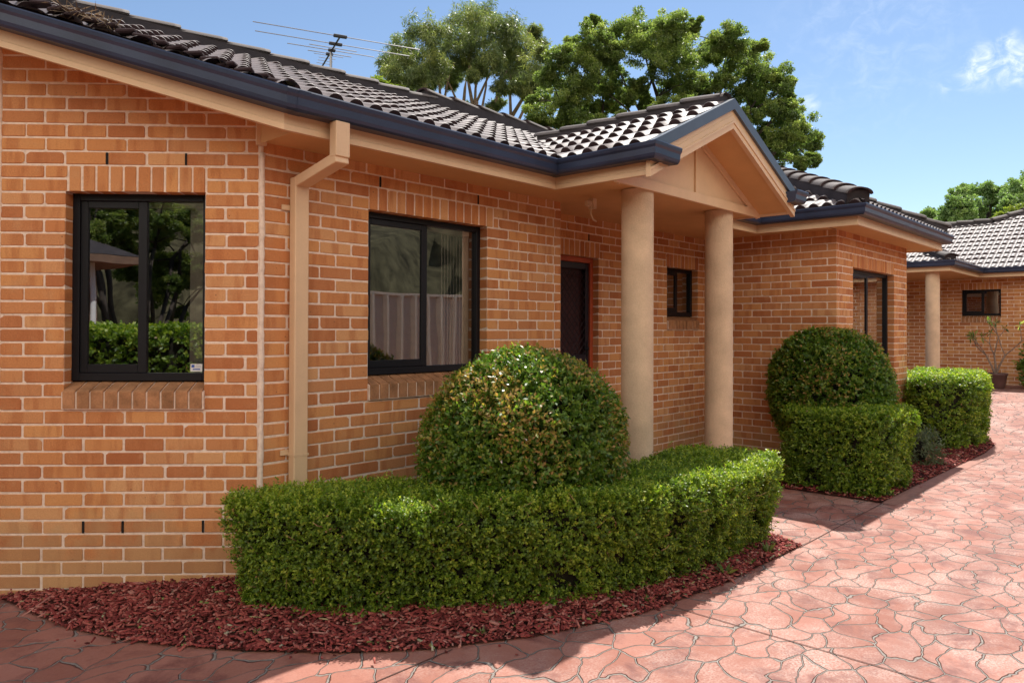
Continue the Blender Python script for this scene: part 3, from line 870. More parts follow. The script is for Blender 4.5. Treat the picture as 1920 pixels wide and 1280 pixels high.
while zz < z1:
    for sgn in (1, -1):
        pts = []
        for k in range(13):
            xx = gx0 + (gx1 - gx0) * k / 12
            h_ = zz + sgn * (xx - (gx0 if sgn > 0 else gx1)) * 1.0
            if z0 + .12 < h_ < z1 - .125: pts.append(M4 @ Vector((xx, -.106, h_)))
        if len(pts) > 1: d.tube(pts, .0055, 4)
    zz += st_
scr = d.build("security_screen", M_GRILLE, door)
d = MB(); d.box((x1 - .045, -.095, z0 + 1.0), (x1 - .015, -.085, z0 + 1.16), M=M4, bev=.003); d.box((x1 - .10, -.085, z0 + 1.07), (x1 - .02, -.07, z0 + 1.09), M=M4, bev=.003)
d.build("handle", M_FRAME, door)

# columns
for (x, y) in ((2.98, -.87), (4.47, -.85)):
    m = MB(); n = 40; rr = .136
    zs = [(-.05, rr), (.6, rr), (1.2, rr), (1.8, rr), (2.4, rr), (SOF + .01, rr)]
    rings = [[m.vert((x + math.cos(2 * math.pi * k / n) * r_, y + math.sin(2 * math.pi * k / n) * r_, z_)) for k in range(n)] for z_, r_ in zs]
    for r0, r1 in zip(rings, rings[1:]):
        for k in range(n): m.face([r0[k], r0[(k + 1) % n], r1[(k + 1) % n], r1[k]])
    m.build("column", M_COLUMN, HOUSE, smooth=True)

# eaves: paths run with the outside on their right
PU0, PU1, PV = 2.42, 5.04, -1.35
OH = -.43
kx = -.09
RK = 2.3                                            # plan distance along the chamfer
rk = (kx - RK * .7071, OH + RK * .7071)
RKT = RT * .885                                     # fall of the raking eave
rise = RK * .7071 * RKT
# gutter
gut = [(0.0, 0.0), (.085, -.002), (.10, .012), (.108, .035), (.112, .085), (.124, .105), (.129, .130), (.125, .141), (.112, .143), (.108, .125), (.012, .125), (0.0, .13)]
gut = [(o_, h_ * .85) for o_, h_ in gut]
GZ = 2.958
m = MB()
m.sweep([(rk[0], rk[1], GZ + rise), (kx, OH, GZ), (PU0, OH, GZ), (PU0, PV, GZ), (PU0 + .25, PV, GZ)], gut, closed=True)
for pth in ([(kx + .02, OH, GZ), (kx + .10, OH, GZ)], [(PU0 - .05, OH, GZ), (PU0, OH, GZ), (PU0, OH - .05, GZ)], [(PU0, PV + .05, GZ), (PU0, PV, GZ), (PU0 + .04, PV, GZ)]):
    m.sweep(pth, [(.0, -.002), (.087, -.0045), (.103, .011), (.111, .030), (.115, .072), (.127, .090), (.131, .113)], cap=False)
m.build("gutter", M_GUTTER, HOUSE); m = MB()
m.sweep([(PU1 - .16, PV, GZ), (PU1, PV, GZ), (PU1, OH, GZ), (6.25, OH, GZ), (6.25, -1.6, GZ), (9.9, -1.6, GZ), (9.9, 3.0, GZ)], gut, closed=True)
m.build("gutter", M_GUTTER, HOUSE)
# fascia: a moulded board
fas = [(-.03, 0), (0, 0), (0, .035), (-.006, .04), (-.006, .10), (-.003, .104), (-.003, .2), (-.03, .2)]
m = MB()
m.sweep([(rk[0], rk[1], SOF + rise), (kx, OH, SOF), (PU0, OH, SOF), (PU0, PV + .02, SOF)], fas, closed=True)
m.build("fascia", M_TRIM, HOUSE); m = MB()
m.sweep([(PU1, PV + .02, SOF), (PU1, OH, SOF), (6.25, OH, SOF), (6.25, -1.6, SOF), (9.9, -1.6, SOF), (9.9, 3.0, SOF)], fas, closed=True)
m.build("fascia", M_TRIM, HOUSE)
# soffits
m = MB()
def sq(u0, u1, v0, v1, z=SOF + .015): m.quad((u0, v0, z), (u1, v0, z), (u1, v1, z), (u0, v1, z))
sq(-.02, 3.02, OH, .02); sq(3.02, 6.62, OH, RV + .02); sq(PU0, PU1, -1.0, OH); sq(6.25, 6.62, WV, OH); sq(6.25, 9.9, -1.6, WV + .02); sq(9.40, 9.9, WV + .02, 3.0)
# raked soffit under the chamfered corner and its closing board
zr = lambda v: SOF + .012 + RKT * (v - OH)
kk = .30
m.poly([(kx, OH, zr(OH)), (rk[0], rk[1], zr(rk[1])), (rk[0] + kk + .1, rk[1] + kk + .1, zr(rk[1] + kk + .1)), (-.01, .02, zr(.02)), (-.02, OH + .01, zr(OH + .01))])
m.poly([(-.02, OH, SOF), (-.02, .02, SOF), (-.02, .02, zr(.02)), (-.02, OH, zr(OH))])
m.build("soffit", M_SOFFIT, HOUSE)
m = MB()
m.box((-.035, -.035, SOF - .01), (.03, .0, 3.06), M=Matrix.Rotation(R(-22), 4, 'Z'), bev=.003)
m.build("corner_board", M_TRIM, HOUSE)
# gable of the porch
PC = (PU0 + PU1) / 2
hw = (PU1 - PU0) / 2
PT = .466
AP = 3.725
m = MB()
GV = -1.0
gz = lambda u, off=0: AP - .24 - PT * abs(u - PC) + off
m.poly([(PU0 + .02, GV, SOF), (PU1 - .02, GV, SOF), (PU1 - .02, GV, gz(PU1)), (PC, GV, gz(PC)), (PU0 + .02, GV, gz(PU0))])
# bottom plate, king batten and raking trims stand proud of the sheet
m.box((PU0 + .02, GV - .03, SOF - .012), (PU1 - .02, GV - .002, SOF + .075), bev=.003)
m.box((PC - .022, GV - .018, SOF + .075), (PC + .022, GV - .002, gz(PC) - .05))
for s in (-1, 1):
    p0 = Vector((PC + s * (hw - .05), GV - .012, gz(PC + hw - .05) - .035)); p1 = Vector((PC, GV - .012, gz(PC) - .035))
    dd = (p1 - p0); L_ = dd.length; ang = math.atan2(dd.z, dd.x)
    m.box((0, -.012, -.03), (L_, .010, .03), M=Matrix.Translation(p0) @ Matrix.Rotation(-ang, 4, 'Y'), bev=.002)
gab = m.build("gable", M_TRIM, HOUSE)
m = MB()
# raking soffit of the gable overhang
for s in (-1, 1):
    m.quad(*[(PC + s * q, v, AP - .245 - PT * q) for q, v in ((0, PV + .01), (hw + .0, PV + .01), (hw + .0, GV + .0), (0, GV + .0))])
m.build("raking_soffit", M_SOFFIT, HOUSE)
# barge boards with mouldings, and the steel barge capping
m = MB()
for s in (-1, 1):
    for (t0, t1, o_) in ((-.265, -.215, -.022), (-.215, -.195, -.030), (-.195, -.150, -.016), (-.150, -.085, -.008)):
        q0, q1 = 0, hw + .03
        pts = [(PC + s * q0, AP + t0), (PC + s * q1, AP + t0 - PT * q1), (PC + s * q1, AP + t1 - PT * q1), (PC + s * q0, AP + t1)]
        A = [m.vert((x, PV + o_, z)) for x, z in pts]; B = [m.vert((x, PV + .02, z)) for x, z in pts]
        m.face(A if s > 0 else A[::-1])
        for i in range(4): m.face([A[i], B[i], B[(i + 1) % 4], A[(i + 1) % 4]])
m.build("barge_board", M_TRIM, HOUSE)
m = MB()
for s in (-1, 1):
    q1 = hw + .02
    pts = [(PC, AP - .095), (PC + s * q1, AP - .095 - PT * q1), (PC + s * q1, AP - PT * q1), (PC, AP)]
    A = [m.vert((x, PV - .034, z)) for x, z in pts]; B = [m.vert((x, PV + .07, z)) for x, z in pts]
    m.face(A if s > 0 else A[::-1])
    for i in range(4): m.face([A[i], B[i], B[(i + 1) % 4], A[(i + 1) % 4]])
m.build("barge_capping", M_BARGE, HOUSE)

# downpipe at the corner
m = MB()
dx0, dx1, dy0, dy1 = .195, .297, -.085, -.012
m.box((dx0, dy0, -.02), (dx1, dy1, 2.675), bev=.006)
# spout under the gutter and offset leg
sx0, sx1 = .195, .297
m.box((sx0, -.540, 2.74), (sx1, -.468, 2.955), bev=.004)
p0 = Vector(((dx0 + dx1) / 2, -.50, 2.73)); p1 = Vector(((dx0 + dx1) / 2, -.048, 2.64))
dd = p1 - p0
ang = math.atan2(-dd.z, dd.y)
m.box((-.0485, -.03, -.033), (.0485, dd.length + .03, .033), M=Matrix.Translation(p0) @ Matrix.Rotation(-ang, 4, 'X'), bev=.004)
m.box((dx0 - .004, dy0 - .003, .86), (dx1 + .004, dy1 + .004, .875))
dp = m.build("downpipe", M_TRIM, HOUSE)
for z_ in (2.46, .865):
    m = MB()
    m.box((dx0 - .055, -.014, z_), (dx0 + .002, -.002, z_ + .035), bev=.002)
    m.build("bracket", M_TRIM, dp)

# small lamp holder with its looped cable under the porch ceiling
m = MB()
lp = Vector((2.95, -.42, SOF))
m.box((lp.x - .03, lp.y - .03, lp.z - .10), (lp.x + .02, lp.y + .03, lp.z - .01), bev=.004)
m.box((lp.x - .10, lp.y - .02, lp.z - .085), (lp.x - .03, lp.y + .02, lp.z - .035), bev=.004)
m.tube([lp + Vector((-.05, -.02, -.08)), lp + Vector((-.055, -.02, -.15)), lp + Vector((-.02, -.02, -.20)), lp + Vector((.03, -.02, -.21))], .007, 6)
m.build("porch_sensor", M_COLUMN, HOUSE)

# ------------------------------------------------------------------ roofs
PER, GAUGE = .15, .315
def bump_prof(t):
    t = t % 1.0
    x = (t - .5) / .345
    return max(0.0, 1 - x * x) ** .55 if abs(x) < 1 else 0.0
def tile_sheet(name, O, eu, up, u0, u1, slope_plan, tan, clips=(), parent=None):
    """O: eave origin; eu: along the eave; up: horizontal unit vector upslope; clips: (point, normal) planes, the normal side is cut away"""
    eu = Vector(eu); up = Vector(up); O = Vector(O)
    c = 1 / math.sqrt(1 + tan * tan)
    sl = Vector((up.x * c, up.y * c, tan * c)); nn = eu.cross(sl)
    if nn.z < 0: nn = -nn
    L = slope_plan / c
    rows = int(math.ceil(L / GAUGE))
    nu = int(round((u1 - u0) / PER * 9)) + 1
    U = np.linspace(u0, u1, nu)
    b = np.array([bump_prof(x / PER) for x in U])
    V, F, MI, RD = [], [], [], []
    off = 0
    e3, s3, n3, o3 = (np.array(x) for x in (eu, sl, nn, O))
    tile_id = np.floor(U / (PER * 2)).astype(int)
    for j in range(rows):
        y0, y1 = j * GAUGE, min((j + 1) * GAUGE + .02, L)
        tr = rng.random(tile_id.max() - tile_id.min() + 1)[tile_id - tile_id.min()]
        jit = (tr - .5) * .006
        rings = []
        for (y, h) in ((y0 + .004, .004 * b - .006), (y0 + jit * 1.5, .010 + .038 * b + jit), (y0 + .006, .0115 + .0392 * b + jit), (y1 - .05, .004 + .011 * b), (y1, .000 + .003 * b)):
            rings.append(o3 + U[:, None] * e3 + np.reshape(y, (-1, 1)) * s3 * np.ones((nu, 1)) + np.reshape(h, (-1, 1)) * n3)
        rings.insert(2, rings[1])
        for k, r_ in enumerate(rings): V.append(r_)
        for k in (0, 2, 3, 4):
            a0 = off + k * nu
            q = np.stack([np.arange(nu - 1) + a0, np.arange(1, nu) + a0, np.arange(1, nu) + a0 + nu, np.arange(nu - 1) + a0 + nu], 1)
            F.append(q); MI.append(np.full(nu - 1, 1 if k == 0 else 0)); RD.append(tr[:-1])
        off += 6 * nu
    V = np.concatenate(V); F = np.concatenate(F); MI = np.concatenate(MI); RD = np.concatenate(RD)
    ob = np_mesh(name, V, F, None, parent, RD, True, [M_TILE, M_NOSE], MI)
    if clips:
        bm = bmesh.new(); bm.from_mesh(ob.data)
        for (p, n) in clips:
            bmesh.ops.bisect_plane(bm, geom=bm.verts[:] + bm.edges[:] + bm.faces[:], plane_co=p, plane_no=n, clear_outer=True)
        bm.to_mesh(ob.data); bm.free()
    return ob
def caps(name, p0, p1, parent, r=.105, step=.33, h=.05, flip=False):
    """overlapping half-round ridge tiles from p0 to p1, each lapping over the one before"""
    p0, p1 = Vector(p0), Vector(p1)
    d = p1 - p0; L = d.length; d.normalize()
    side = Vector((-d.y, d.x, 0)).normalized(); up = side.cross(d)
    if up.z < 0: up = -up
    m = MB()
    n = int(round(L / step)); step = L / n
    for k in range(n):
        a = p0 + d * (k * step - .03); b = p0 + d * ((k + 1) * step + .03)
        cr = random.random()
        ra, rb = (r * 1.08, r * .96)
        A, B, A2 = [], [], []
        q = 9
        for i in range(q + 1):
            t = math.pi * i / q
            cs, sn = math.cos(t), math.sin(t)
            la, lb = .016, .0
            A.append(m.vert(a + side * cs * ra + up * (h + sn * ra * .54 + la)))
            B.append(m.vert(b + side * cs * rb + up * (h + sn * rb * .54 + lb)))
            A2.append(m.vert(a + side * cs * ra * .86 + up * (h + sn * ra * .5 + la - .004)))
        for i in range(q):
            m.face([A[i], A[i + 1], B[i + 1], B[i]], 0, cr)
            m.face([A2[i], A2[i + 1], A[i + 1], A[i]], 1, cr)
        # raised collar at the lapping end
        C0, C1 = [], []
        e_ = a + d * .055
        for i in range(q + 1):
            t = math.pi * i / q
            cs, sn = math.cos(t), math.sin(t)
            C0.append(m.vert(a - d * .004 + side * cs * (ra + .012) + up * (h + sn * ra * .54 + .024)))
            C1.append(m.vert(e_ + side * cs * (ra + .012) + up * (h + sn * ra * .54 + .022)))
        for i in range(q):
            m.face([C0[i], C0[i + 1], C1[i + 1], C1[i]], 0, cr)
            m.face([A2[i], A2[i + 1], C0[i + 1], C0[i]], 1, cr)
            m.face([C1[i], C1[i + 1], B[i + 1], B[i]], 0, cr)
        # mortar bedding down both sides
    for s in (-1, 1):
        m.quad(p0 + side * s * r * .98 + up * (h + .02), p1 + side * s * r * .98 + up * (h + .02), p1 + side * s * r * 1.05 - up * .05, p0 + side * s * r * 1.05 - up * .05, 2, .5)
    m.quad(p0 - side * r + up * (h + .06), p0 + side * r + up * (h + .06), p0 + side * r - up * .05, p0 - side * r - up * .05, 2, .5)
    m.quad(p1 - side * r + up * (h + .05), p1 + side * r + up * (h + .05), p1 + side * r - up * .05, p1 - side * r - up * .05, 2, .5)
    return m.build(name, [M_CAP, M_NOSE, M_BED], parent, smooth=True)
EZ = 3.085
TV = -.49                                            # main eave tile line
RV_ = 2.02
RZ = EZ + RT * (RV_ - TV)
ch = kx + OH - .035                                  # chamfer: x + y = ch
roof = tile_sheet("roof", (0, TV, EZ), (1, 0, 0), (0, 1, 0), -3.0, 12.0, RV_ - TV, RT, clips=[((ch, 0, 0), (-1, -1, 0)), ((-2.2, 0, 0), (-1, 0, 0))], parent=HOUSE)
roof['label'] = "main roof of faded dark concrete tiles"
m = MB()
m.quad((-2.2, RV_, RZ), (12, RV_, RZ), (12, 8, RZ - RT * 5.5), (-2.2, 8, RZ - RT * 5.5))
m.build("back_slope", M_TILE, roof)
def skew(o):
    n_ = len(o.data.vertices); co = np.empty(n_ * 3); o.data.vertices.foreach_get('co', co); co = co.reshape(-1, 3)
    co[:, 2] -= .028 * np.clip(3.4 - co[:, 0], 0, 9) * np.clip((co[:, 1] - TV) / 3.0, 0, 1)
    o.data.vertices.foreach_set('co', co.ravel()); o.data.update()
skew(roof)
rd = caps("ridge_capping", (3.15, RV_, RZ), (-2.2, RV_, RZ - .0), roof, r=.088, step=.40); skew(rd)
caps("ridge_capping", (3.05, RV_, RZ + .045), (12, RV_, RZ + .045), roof, r=.09, step=.42)
# porch roof
PZ = EZ - .005
zrdg = PZ + PT * (hw + .05)
back = .95
tile_l = tile_sheet("roof", (PU0 - .06, PV + .02, PZ), (0, 1, 0), (1, 0, 0), .0, 2.2, hw + .06, PT, parent=HOUSE, clips=[((PC, 0, 0), (1, 0, 0))])
tile_l['label'] = "small gable roof over the porch"
tile_r = tile_sheet("roof_slope", (PU1 + .06, PV + .02, PZ), (0, 1, 0), (-1, 0, 0), .0, 2.2, hw + .06, PT, parent=tile_l, clips=[((PC, 0, 0), (-1, 0, 0))])
caps("ridge_capping", (PC, .83, zrdg), (PC, PV + .06, zrdg), tile_l, r=.10, step=.36, h=.02)
# valley tray where the porch roof meets the main roof
m = MB()
m.quad((PU0 - .10, OH - .02, EZ + .01), (PU0 + .06, OH - .03, EZ + .02), (PC + .05, .80, 3.66), (PC - .12, .80, 3.66))
m.build("valley_tray", M_BED, tile_l)
# wing hip roof
WX0, WX1, WY = 6.19, 9.96, -1.66
wc = (WX0 + WX1) / 2; wh = (WX1 - WX0) / 2
tw = tile_sheet("roof", (WX0, 0, EZ), (1, 0, 0), (0, 1, 0), 0, 0.3, .3, RT, parent=HOUSE)
bpy.data.objects.remove(tw)
wl = tile_sheet("roof", (WX0, WY, EZ), (0, 1, 0), (1, 0, 0), 0, 5.0, wh, RT, parent=HOUSE, clips=[((WX0, WY, 0), (1, -1, 0))])
wl['label'] = "hipped roof over the front wing"
tile_sheet("roof_slope", (0, WY, EZ), (1, 0, 0), (0, 1, 0), WX0, WX1, wh, RT, parent=wl, clips=[((WX0, WY, 0), (-1, 1, 0)), ((WX1, WY, 0), (1, 1, 0))])
tile_sheet("roof_slope", (WX1, WY, EZ), (0, 1, 0), (-1, 0, 0), 0, 5.0, wh, RT, parent=wl, clips=[((WX1, WY, 0), (-1, -1, 0))])
wz = EZ + RT * wh
caps("ridge_capping", (WX0 + .06, WY + .06, EZ + .05), (wc, WY + wh, wz + .03), wl, r=.125, step=.34)
caps("ridge_capping", (WX1 - .06, WY + .06, EZ + .05), (wc, WY + wh, wz + .03), wl, r=.115, step=.40)
caps("ridge_capping", (wc, WY + wh - .1, wz), (wc, 3.0, wz), wl, r=.115, step=.36)

# dry leaf litter and dark cut tiles caught along the raking gutter
m = MB()
for k in range(16):
    t = .05 + k * .098
    x = kx - t * .7071; y = OH + t * .7071
    p = Vector((x + .02, y + .02, EZ + RT * (y - TV) + .02))
    m.box((-.055, -.03, -.012), (.055, .04, .014), 0, .5, M=Matrix.Translation(p) @ Matrix.Rotation(R(-45 + random.uniform(-20, 20)), 4, 'Z') @ Matrix.Rotation(R(random.uniform(-14, 14)), 4, 'Y'), bev=.008)
m.build("cut_tiles", M_NOSE, roof)
P = []
for k in range(150):
    t = random.uniform(.98, 1.34)
    x = kx - t * .7071 + random.uniform(-.03, .03); y = OH + t * .7071 + random.uniform(-.03, .03)
    P.append((x, y, EZ + RT * (y - TV) + random.uniform(.01, .06)))
P = np.array(P); n = len(P)
V, F = leaf_arrays(P, nrm(rng.normal(0, 1, (n, 3)) * np.array([1, 1, .5])), nrm(rng.normal(0, 1, (n, 3))), rng.uniform(.05, .1, n), rng.uniform(.004, .008, n))
o = np_mesh("leaf_litter", V, F, paint("dry_leaf", (.22, .15, .09), .9, .3), roof, rng.random(n)); o['kind'] = 'stuff'

# television aerial on the back slope
AN = tag(empty("television_antenna", at(634, 140, 9.6)), "metal television aerial with long rods on a mast above the roof ridge", "antenna")
az = lambda p: tuple(Vector(p) - AN.location)
top = at(635, 68, 10.0)
e_el = Vector((.680 * .906 + .733 * .423, -.733 * .906 + .680 * .423, 0)).normalized()
e_bm = Vector((-e_el.y, e_el.x, 0))
if e_bm.dot(Vector((.733, .680, 0))) < 0: e_bm = -e_bm
mb_ = top + e_bm * .62 - Vector((0, 0, .04))
m = MB(); m.tube([az(Vector((mb_.x, mb_.y, 3.9))), az(mb_ + Vector((0, 0, .06)))], .019, 8); m.build("mast", M_ALU, AN)
m = MB(); m.tube([az(top - e_bm * .02), az(top + e_bm * 1.75)], .013, 6); m.build("boom", M_DARKPL, AN)
for (t, L_) in ((0, 2.24), (.30, 2.12), (.46, .66), (.56, 1.22), (.70, .62), (.78, .42), (.90, .24), (1.02, .22), (1.14, .21), (1.26, .20), (1.38, .2), (1.52, .19), (1.66, .18)):
    c = top + e_bm * t
    m = MB(); m.tube([az(c - e_el * L_ / 2), az(c + e_el * L_ / 2)], .0068 if L_ > .5 else .0048, 5); m.build("rod", M_ALU, AN)
for t in (0, .30, .56, .72):
    c = top + e_bm * t
    m = MB(); Mx = Matrix.Translation(Vector(az(c))) @ Matrix.Rotation(math.atan2(e_el.y, e_el.x), 4, 'Z')
    m.box((-.09 if t < .5 else -.05, -.025, -.018), (.09 if t < .5 else .05, .025, .018), M=Mx, bev=.006); m.build("clamp", M_DARKPL, AN)

# ------------------------------------------------------------------ far house
FH = tag(empty("brick_house", (15, 0, 0)), "second brick villa at the end of the driveway with a pale tiled roof", "house")
FH.location = (0, 0, 0)
fu, fe = 18.4, 17.9
fz = 2.95
FF = wall(FH, (fu, 6.0), (0, -1), 14.0, .10, fz + .02, openings=[(6.08, 6.90, 2.06, 2.68)], soldiers=[(6.06, 6.92, 2.682, 2.854)], phase=.03)
window(FF, 6.08, 6.90, 2.06, 2.68, FH, .52, has_sill=True)
m = MB(); n = 24
for z_, z2 in ((.2, fz + .02),):
    A = [m.vert((15.42 + .137 * math.cos(2 * math.pi * k / n), -.16 + .137 * math.sin(2 * math.pi * k / n), z_)) for k in range(n)]
    B = [m.vert((15.42 + .137 * math.cos(2 * math.pi * k / n), -.16 + .137 * math.sin(2 * math.pi * k / n), z2)) for k in range(n)]
    for k in range(n): m.face([A[k], A[(k + 1) % n], B[(k + 1) % n], B[k]])
m.build("column", M_COLUMN, FH, smooth=True)
pth = [(15.15, 6.0), (15.15, -.55), (fe, -.55), (fe, -8.0)]
m = MB(); m.sweep([(x, y, fz + .085) for x, y in pth], gut, closed=True); m.build("gutter", M_GUTTER, FH)
m = MB(); m.sweep([(x, y, fz - .01) for x, y in pth], fas, closed=True); m.build("fascia", M_TRIM, FH)
m = MB(); m.quad((15.15, -.55, fz), (fu + .05, -.55, fz), (fu + .05, 6, fz), (15.15, 6, fz)); m.quad((fe, -8, fz), (fu + .05, -8, fz), (fu + .05, -.55, fz), (fe, -.55, fz)); m.build("soffit", M_SOFFIT, FH)
ez2 = fz + .19
ft = .47
r1 = tile_sheet("roof", (fe - .06, 0, ez2), (0, -1, 0), (1, 0, 0), .25, 8.0, 6.0, ft, parent=FH, clips=[((21, -.25, 0), Vector((1, .86, 0)))])
r1['label'] = "pale tiled roof of the far house"
r2 = tile_sheet("roof_slope", (fe - .06, 0, ez2), (0, -1, 0), (1, 0, 0), -6, .25, 3.05, ft, parent=r1)
tile_sheet("roof_slope", (15.09, 0, ez2), (0, -1, 0), (1, 0, 0), -6, .61, 1.8, ft, parent=r1, clips=[((15.09, -.61, 0), Vector((1, -1, 0)))])
tile_sheet("roof_slope", (0, -.61, ez2), (1, 0, 0), (0, 1, 0), 15.09, 18.4, 1.8, ft, parent=r1, clips=[((15.09, -.61, 0), Vector((-1, 1, 0)))])
caps("ridge_capping", (15.15, -.55, ez2 + .03), (16.6, .9, ez2 + .03 + ft * 1.45), r1, r=.12, step=.36)
caps("ridge_capping", (20.9, .9, ez2 + ft * 3.02), (20.95, -.3, ez2 + ft * 3.06), r1, r=.12, step=.40)
caps("ridge_capping", (20.95, -.28, ez2 + ft * 3.06), (23.7, -3.4, ez2 + ft * 5.8), r1, r=.12, step=.42)
m = MB(); m.quad((21, 6, ez2 + ft * 3.05), (21, -.25, ez2 + ft * 3.05), (27, -.25, ez2), (27, 6, ez2)); m.build("back_slope", M_TILE, r1); m = MB(); m.quad((23.8, -3.4, ez2 + ft * 5.9), (23.8, -8, ez2 + ft * 5.9), (30, -8, ez2), (30, -3.4, ez2)); m.build("back_slope", M_TILE, r1)

# ------------------------------------------------------------------ hedges and bushes
def noise3(P, f, seed):
    """cheap smooth pseudo-noise in [-1, 1]"""
    r_ = np.random.default_rng(seed)
    out = np.zeros(len(P))
    for k in range(5):
        d = r_.normal(0, 1, 3); d *= f * (1 + .45 * k) / np.linalg.norm(d)
        out += np.sin(P @ d + r_.uniform(0, 6.28)) / (1 + .3 * k)
    return out / 2.6
def sprigs(P, Nn, per, slen, L, W, up=.35, spread=.75, gap=None):
    """leafy sprigs: 'per' leaves in pairs along a short stem growing out of P along Nn"""
    n = len(P)
    D = nrm(Nn + rng.normal(0, spread * .55, (n, 3)) + np.array([0, 0, up]))
    A = nrm(np.cross(D, rng.normal(0, 1, (n, 3)))); B = np.cross(D, A)
    LP, LD, LN, RR = [], [], [], []
    hue = rng.random(n)
    for k in range(per):
        t = (k + .6) / per
        ang = k * 2.4 + rng.uniform(0, 6.28, n)
        out = A * np.cos(ang)[:, None] + B * np.sin(ang)[:, None]
        LP.append(P + D * (slen * t)[:, None])
        LD.append(nrm(out * .85 + D * .55 + rng.normal(0, .2, (n, 3))))
        LN.append(nrm(D + rng.normal(0, .25, (n, 3))))
        RR.append(np.clip(hue * .65 + .25 * t + rng.normal(0, .12, n), 0, 1))
    P2 = np.concatenate(LP); m_ = len(P2)
    return P2, np.concatenate(LD), np.concatenate(LN), np.concatenate(RR), L * rng.uniform(.75, 1.2, m_), W * rng.uniform(.8, 1.15, m_)
def smooth_poly(poly, it=2):
    for _ in range(it):
        q = []
        for a, b in zip(poly, poly[1:] + poly[:1]):
            q.append((a[0] * .75 + b[0] * .25, a[1] * .75 + b[1] * .25)); q.append((a[0] * .25 + b[0] * .75, a[1] * .25 + b[1] * .75))
        poly = q
    return poly
def hedge(name, label, foot, H, n, z0=.03, leaf=(.022, .013), slen=.05, under=.10, rnd_=.13, cat="hedge", group=None, hue=0.0, seed=1, twigs=60, smooth=1):
    foot = smooth_poly(foot, smooth)
    A = np.array(foot); B = np.roll(A, -1, 0)
    area2 = np.sum(A[:, 0] * B[:, 1] - B[:, 0] * A[:, 1])
    if area2 < 0: A = A[::-1]; B = np.roll(A, -1, 0)
    seg = np.linalg.norm(B - A, axis=1); per = seg.sum()
    nor = np.stack([(B - A)[:, 1], -(B - A)[:, 0]], 1) / seg[:, None]
    top_area = abs(area2) / 2
    side_area = per * H
    n_side = int(n * side_area / (side_area + top_area)); n_top = n - n_side
    i = rng.choice(len(seg), n_side, p=seg / per); t = rng.random(n_side)[:, None]
    xy = A[i] * (1 - t) + B[i] * t
    # smooth the outward normals a little
    nv = (nor + np.roll(nor, 1, 0)); nv /= np.linalg.norm(nv, axis=1, keepdims=True)
    nxy = nv[i] * (1 - t) + np.roll(nv, -1, 0)[i] * t
    h = rng.random(n_side) * H
    k = np.clip((h - (H - rnd_)) / rnd_, 0, 1)
    ins = under * (1 - h / H) ** 1.4 + rnd_ * (1 - np.sqrt(1 - k ** 2 * .98))
    P = np.concatenate([xy - nxy * ins[:, None], (z0 + h)[:, None]], 1)
    Nn = np.concatenate([nxy * np.sqrt(1 - k ** 2 * .9)[:, None], (k * .95)[:, None]], 1)
    # top
    lo, hi = A.min(0), A.max(0)
    T = []
    pl = [tuple(q) for q in A]
    while len(T) < n_top:
        q = rng.uniform(lo, hi)
        if inside(q, pl): T.append(q)
    T = np.array(T).reshape(-1, 2)
    dT = np.min(np.stack([np.abs((T - a_) @ n_) for a_, n_ in zip(A, nor)], 1), 1) if len(T) else np.zeros(0)
    zt = z0 + H - np.clip(.045 - dT, 0, 1) * .8
    P = np.concatenate([P, np.concatenate([T, zt[:, None]], 1)]); Nn = np.concatenate([Nn, np.tile([0, 0, 1.0], (len(T), 1))])
    Nn = nrm(Nn)
    d = noise3(P, 6, seed) * .026 + noise3(P, 17, seed + 1) * .022 - rng.random(len(P)) ** 2 * .085
    shoot = rng.random(len(P)) < .012
    d = np.where(shoot, d + rng.uniform(.02, .065, len(P)), d)
    hole = (noise3(P * np.array([1, 1, .8]), 12, seed + 5) < -.42) & (Nn[:, 2] < .5)
    d = np.where(hole, d - .075, d)
    keep = ~(hole & (rng.random(len(P)) < .45))
    P = P[keep]; Nn = Nn[keep]; d = d[keep]; n_side = int(keep[:n_side].sum())
    patch = noise3(P, 4.5, seed + 9) * .13
    P = P + Nn * d[:, None]
    LP, LD, LN, RR, L, W = sprigs(P, Nn, 8, np.full(len(P), slen) * rng.uniform(.6, 1.3, len(P)), leaf[0], leaf[1])
    RR = np.clip(RR + hue + np.tile(patch, 8) + .16 * np.tile(Nn[:, 2] > .45, 8), 0, 1)  # upward leaves coloured lighter: new growth, plus extra brightness for the sunlit top
    RR = np.where(rng.random(len(RR)) < .006, .999, np.minimum(RR, .97))
    c = A.mean(0)
    root = tag(empty(name, (c[0], c[1], z0)), label, cat, group)
    off = np.array([c[0], c[1], z0])
    V, F = leaf_arrays(LP - off, LD, LN, L, W)
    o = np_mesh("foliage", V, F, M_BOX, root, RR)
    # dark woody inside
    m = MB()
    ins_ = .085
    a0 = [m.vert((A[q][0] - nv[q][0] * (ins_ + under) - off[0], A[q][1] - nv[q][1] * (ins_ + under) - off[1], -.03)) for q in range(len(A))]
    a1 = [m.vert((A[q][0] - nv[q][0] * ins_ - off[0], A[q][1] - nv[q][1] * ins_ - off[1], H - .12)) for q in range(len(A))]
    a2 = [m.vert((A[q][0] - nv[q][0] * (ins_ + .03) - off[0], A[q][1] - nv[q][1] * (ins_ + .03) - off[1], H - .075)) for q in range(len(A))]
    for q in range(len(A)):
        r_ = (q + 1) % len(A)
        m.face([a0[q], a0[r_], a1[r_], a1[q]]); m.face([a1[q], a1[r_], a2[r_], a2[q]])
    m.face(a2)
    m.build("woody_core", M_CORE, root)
    m = MB()
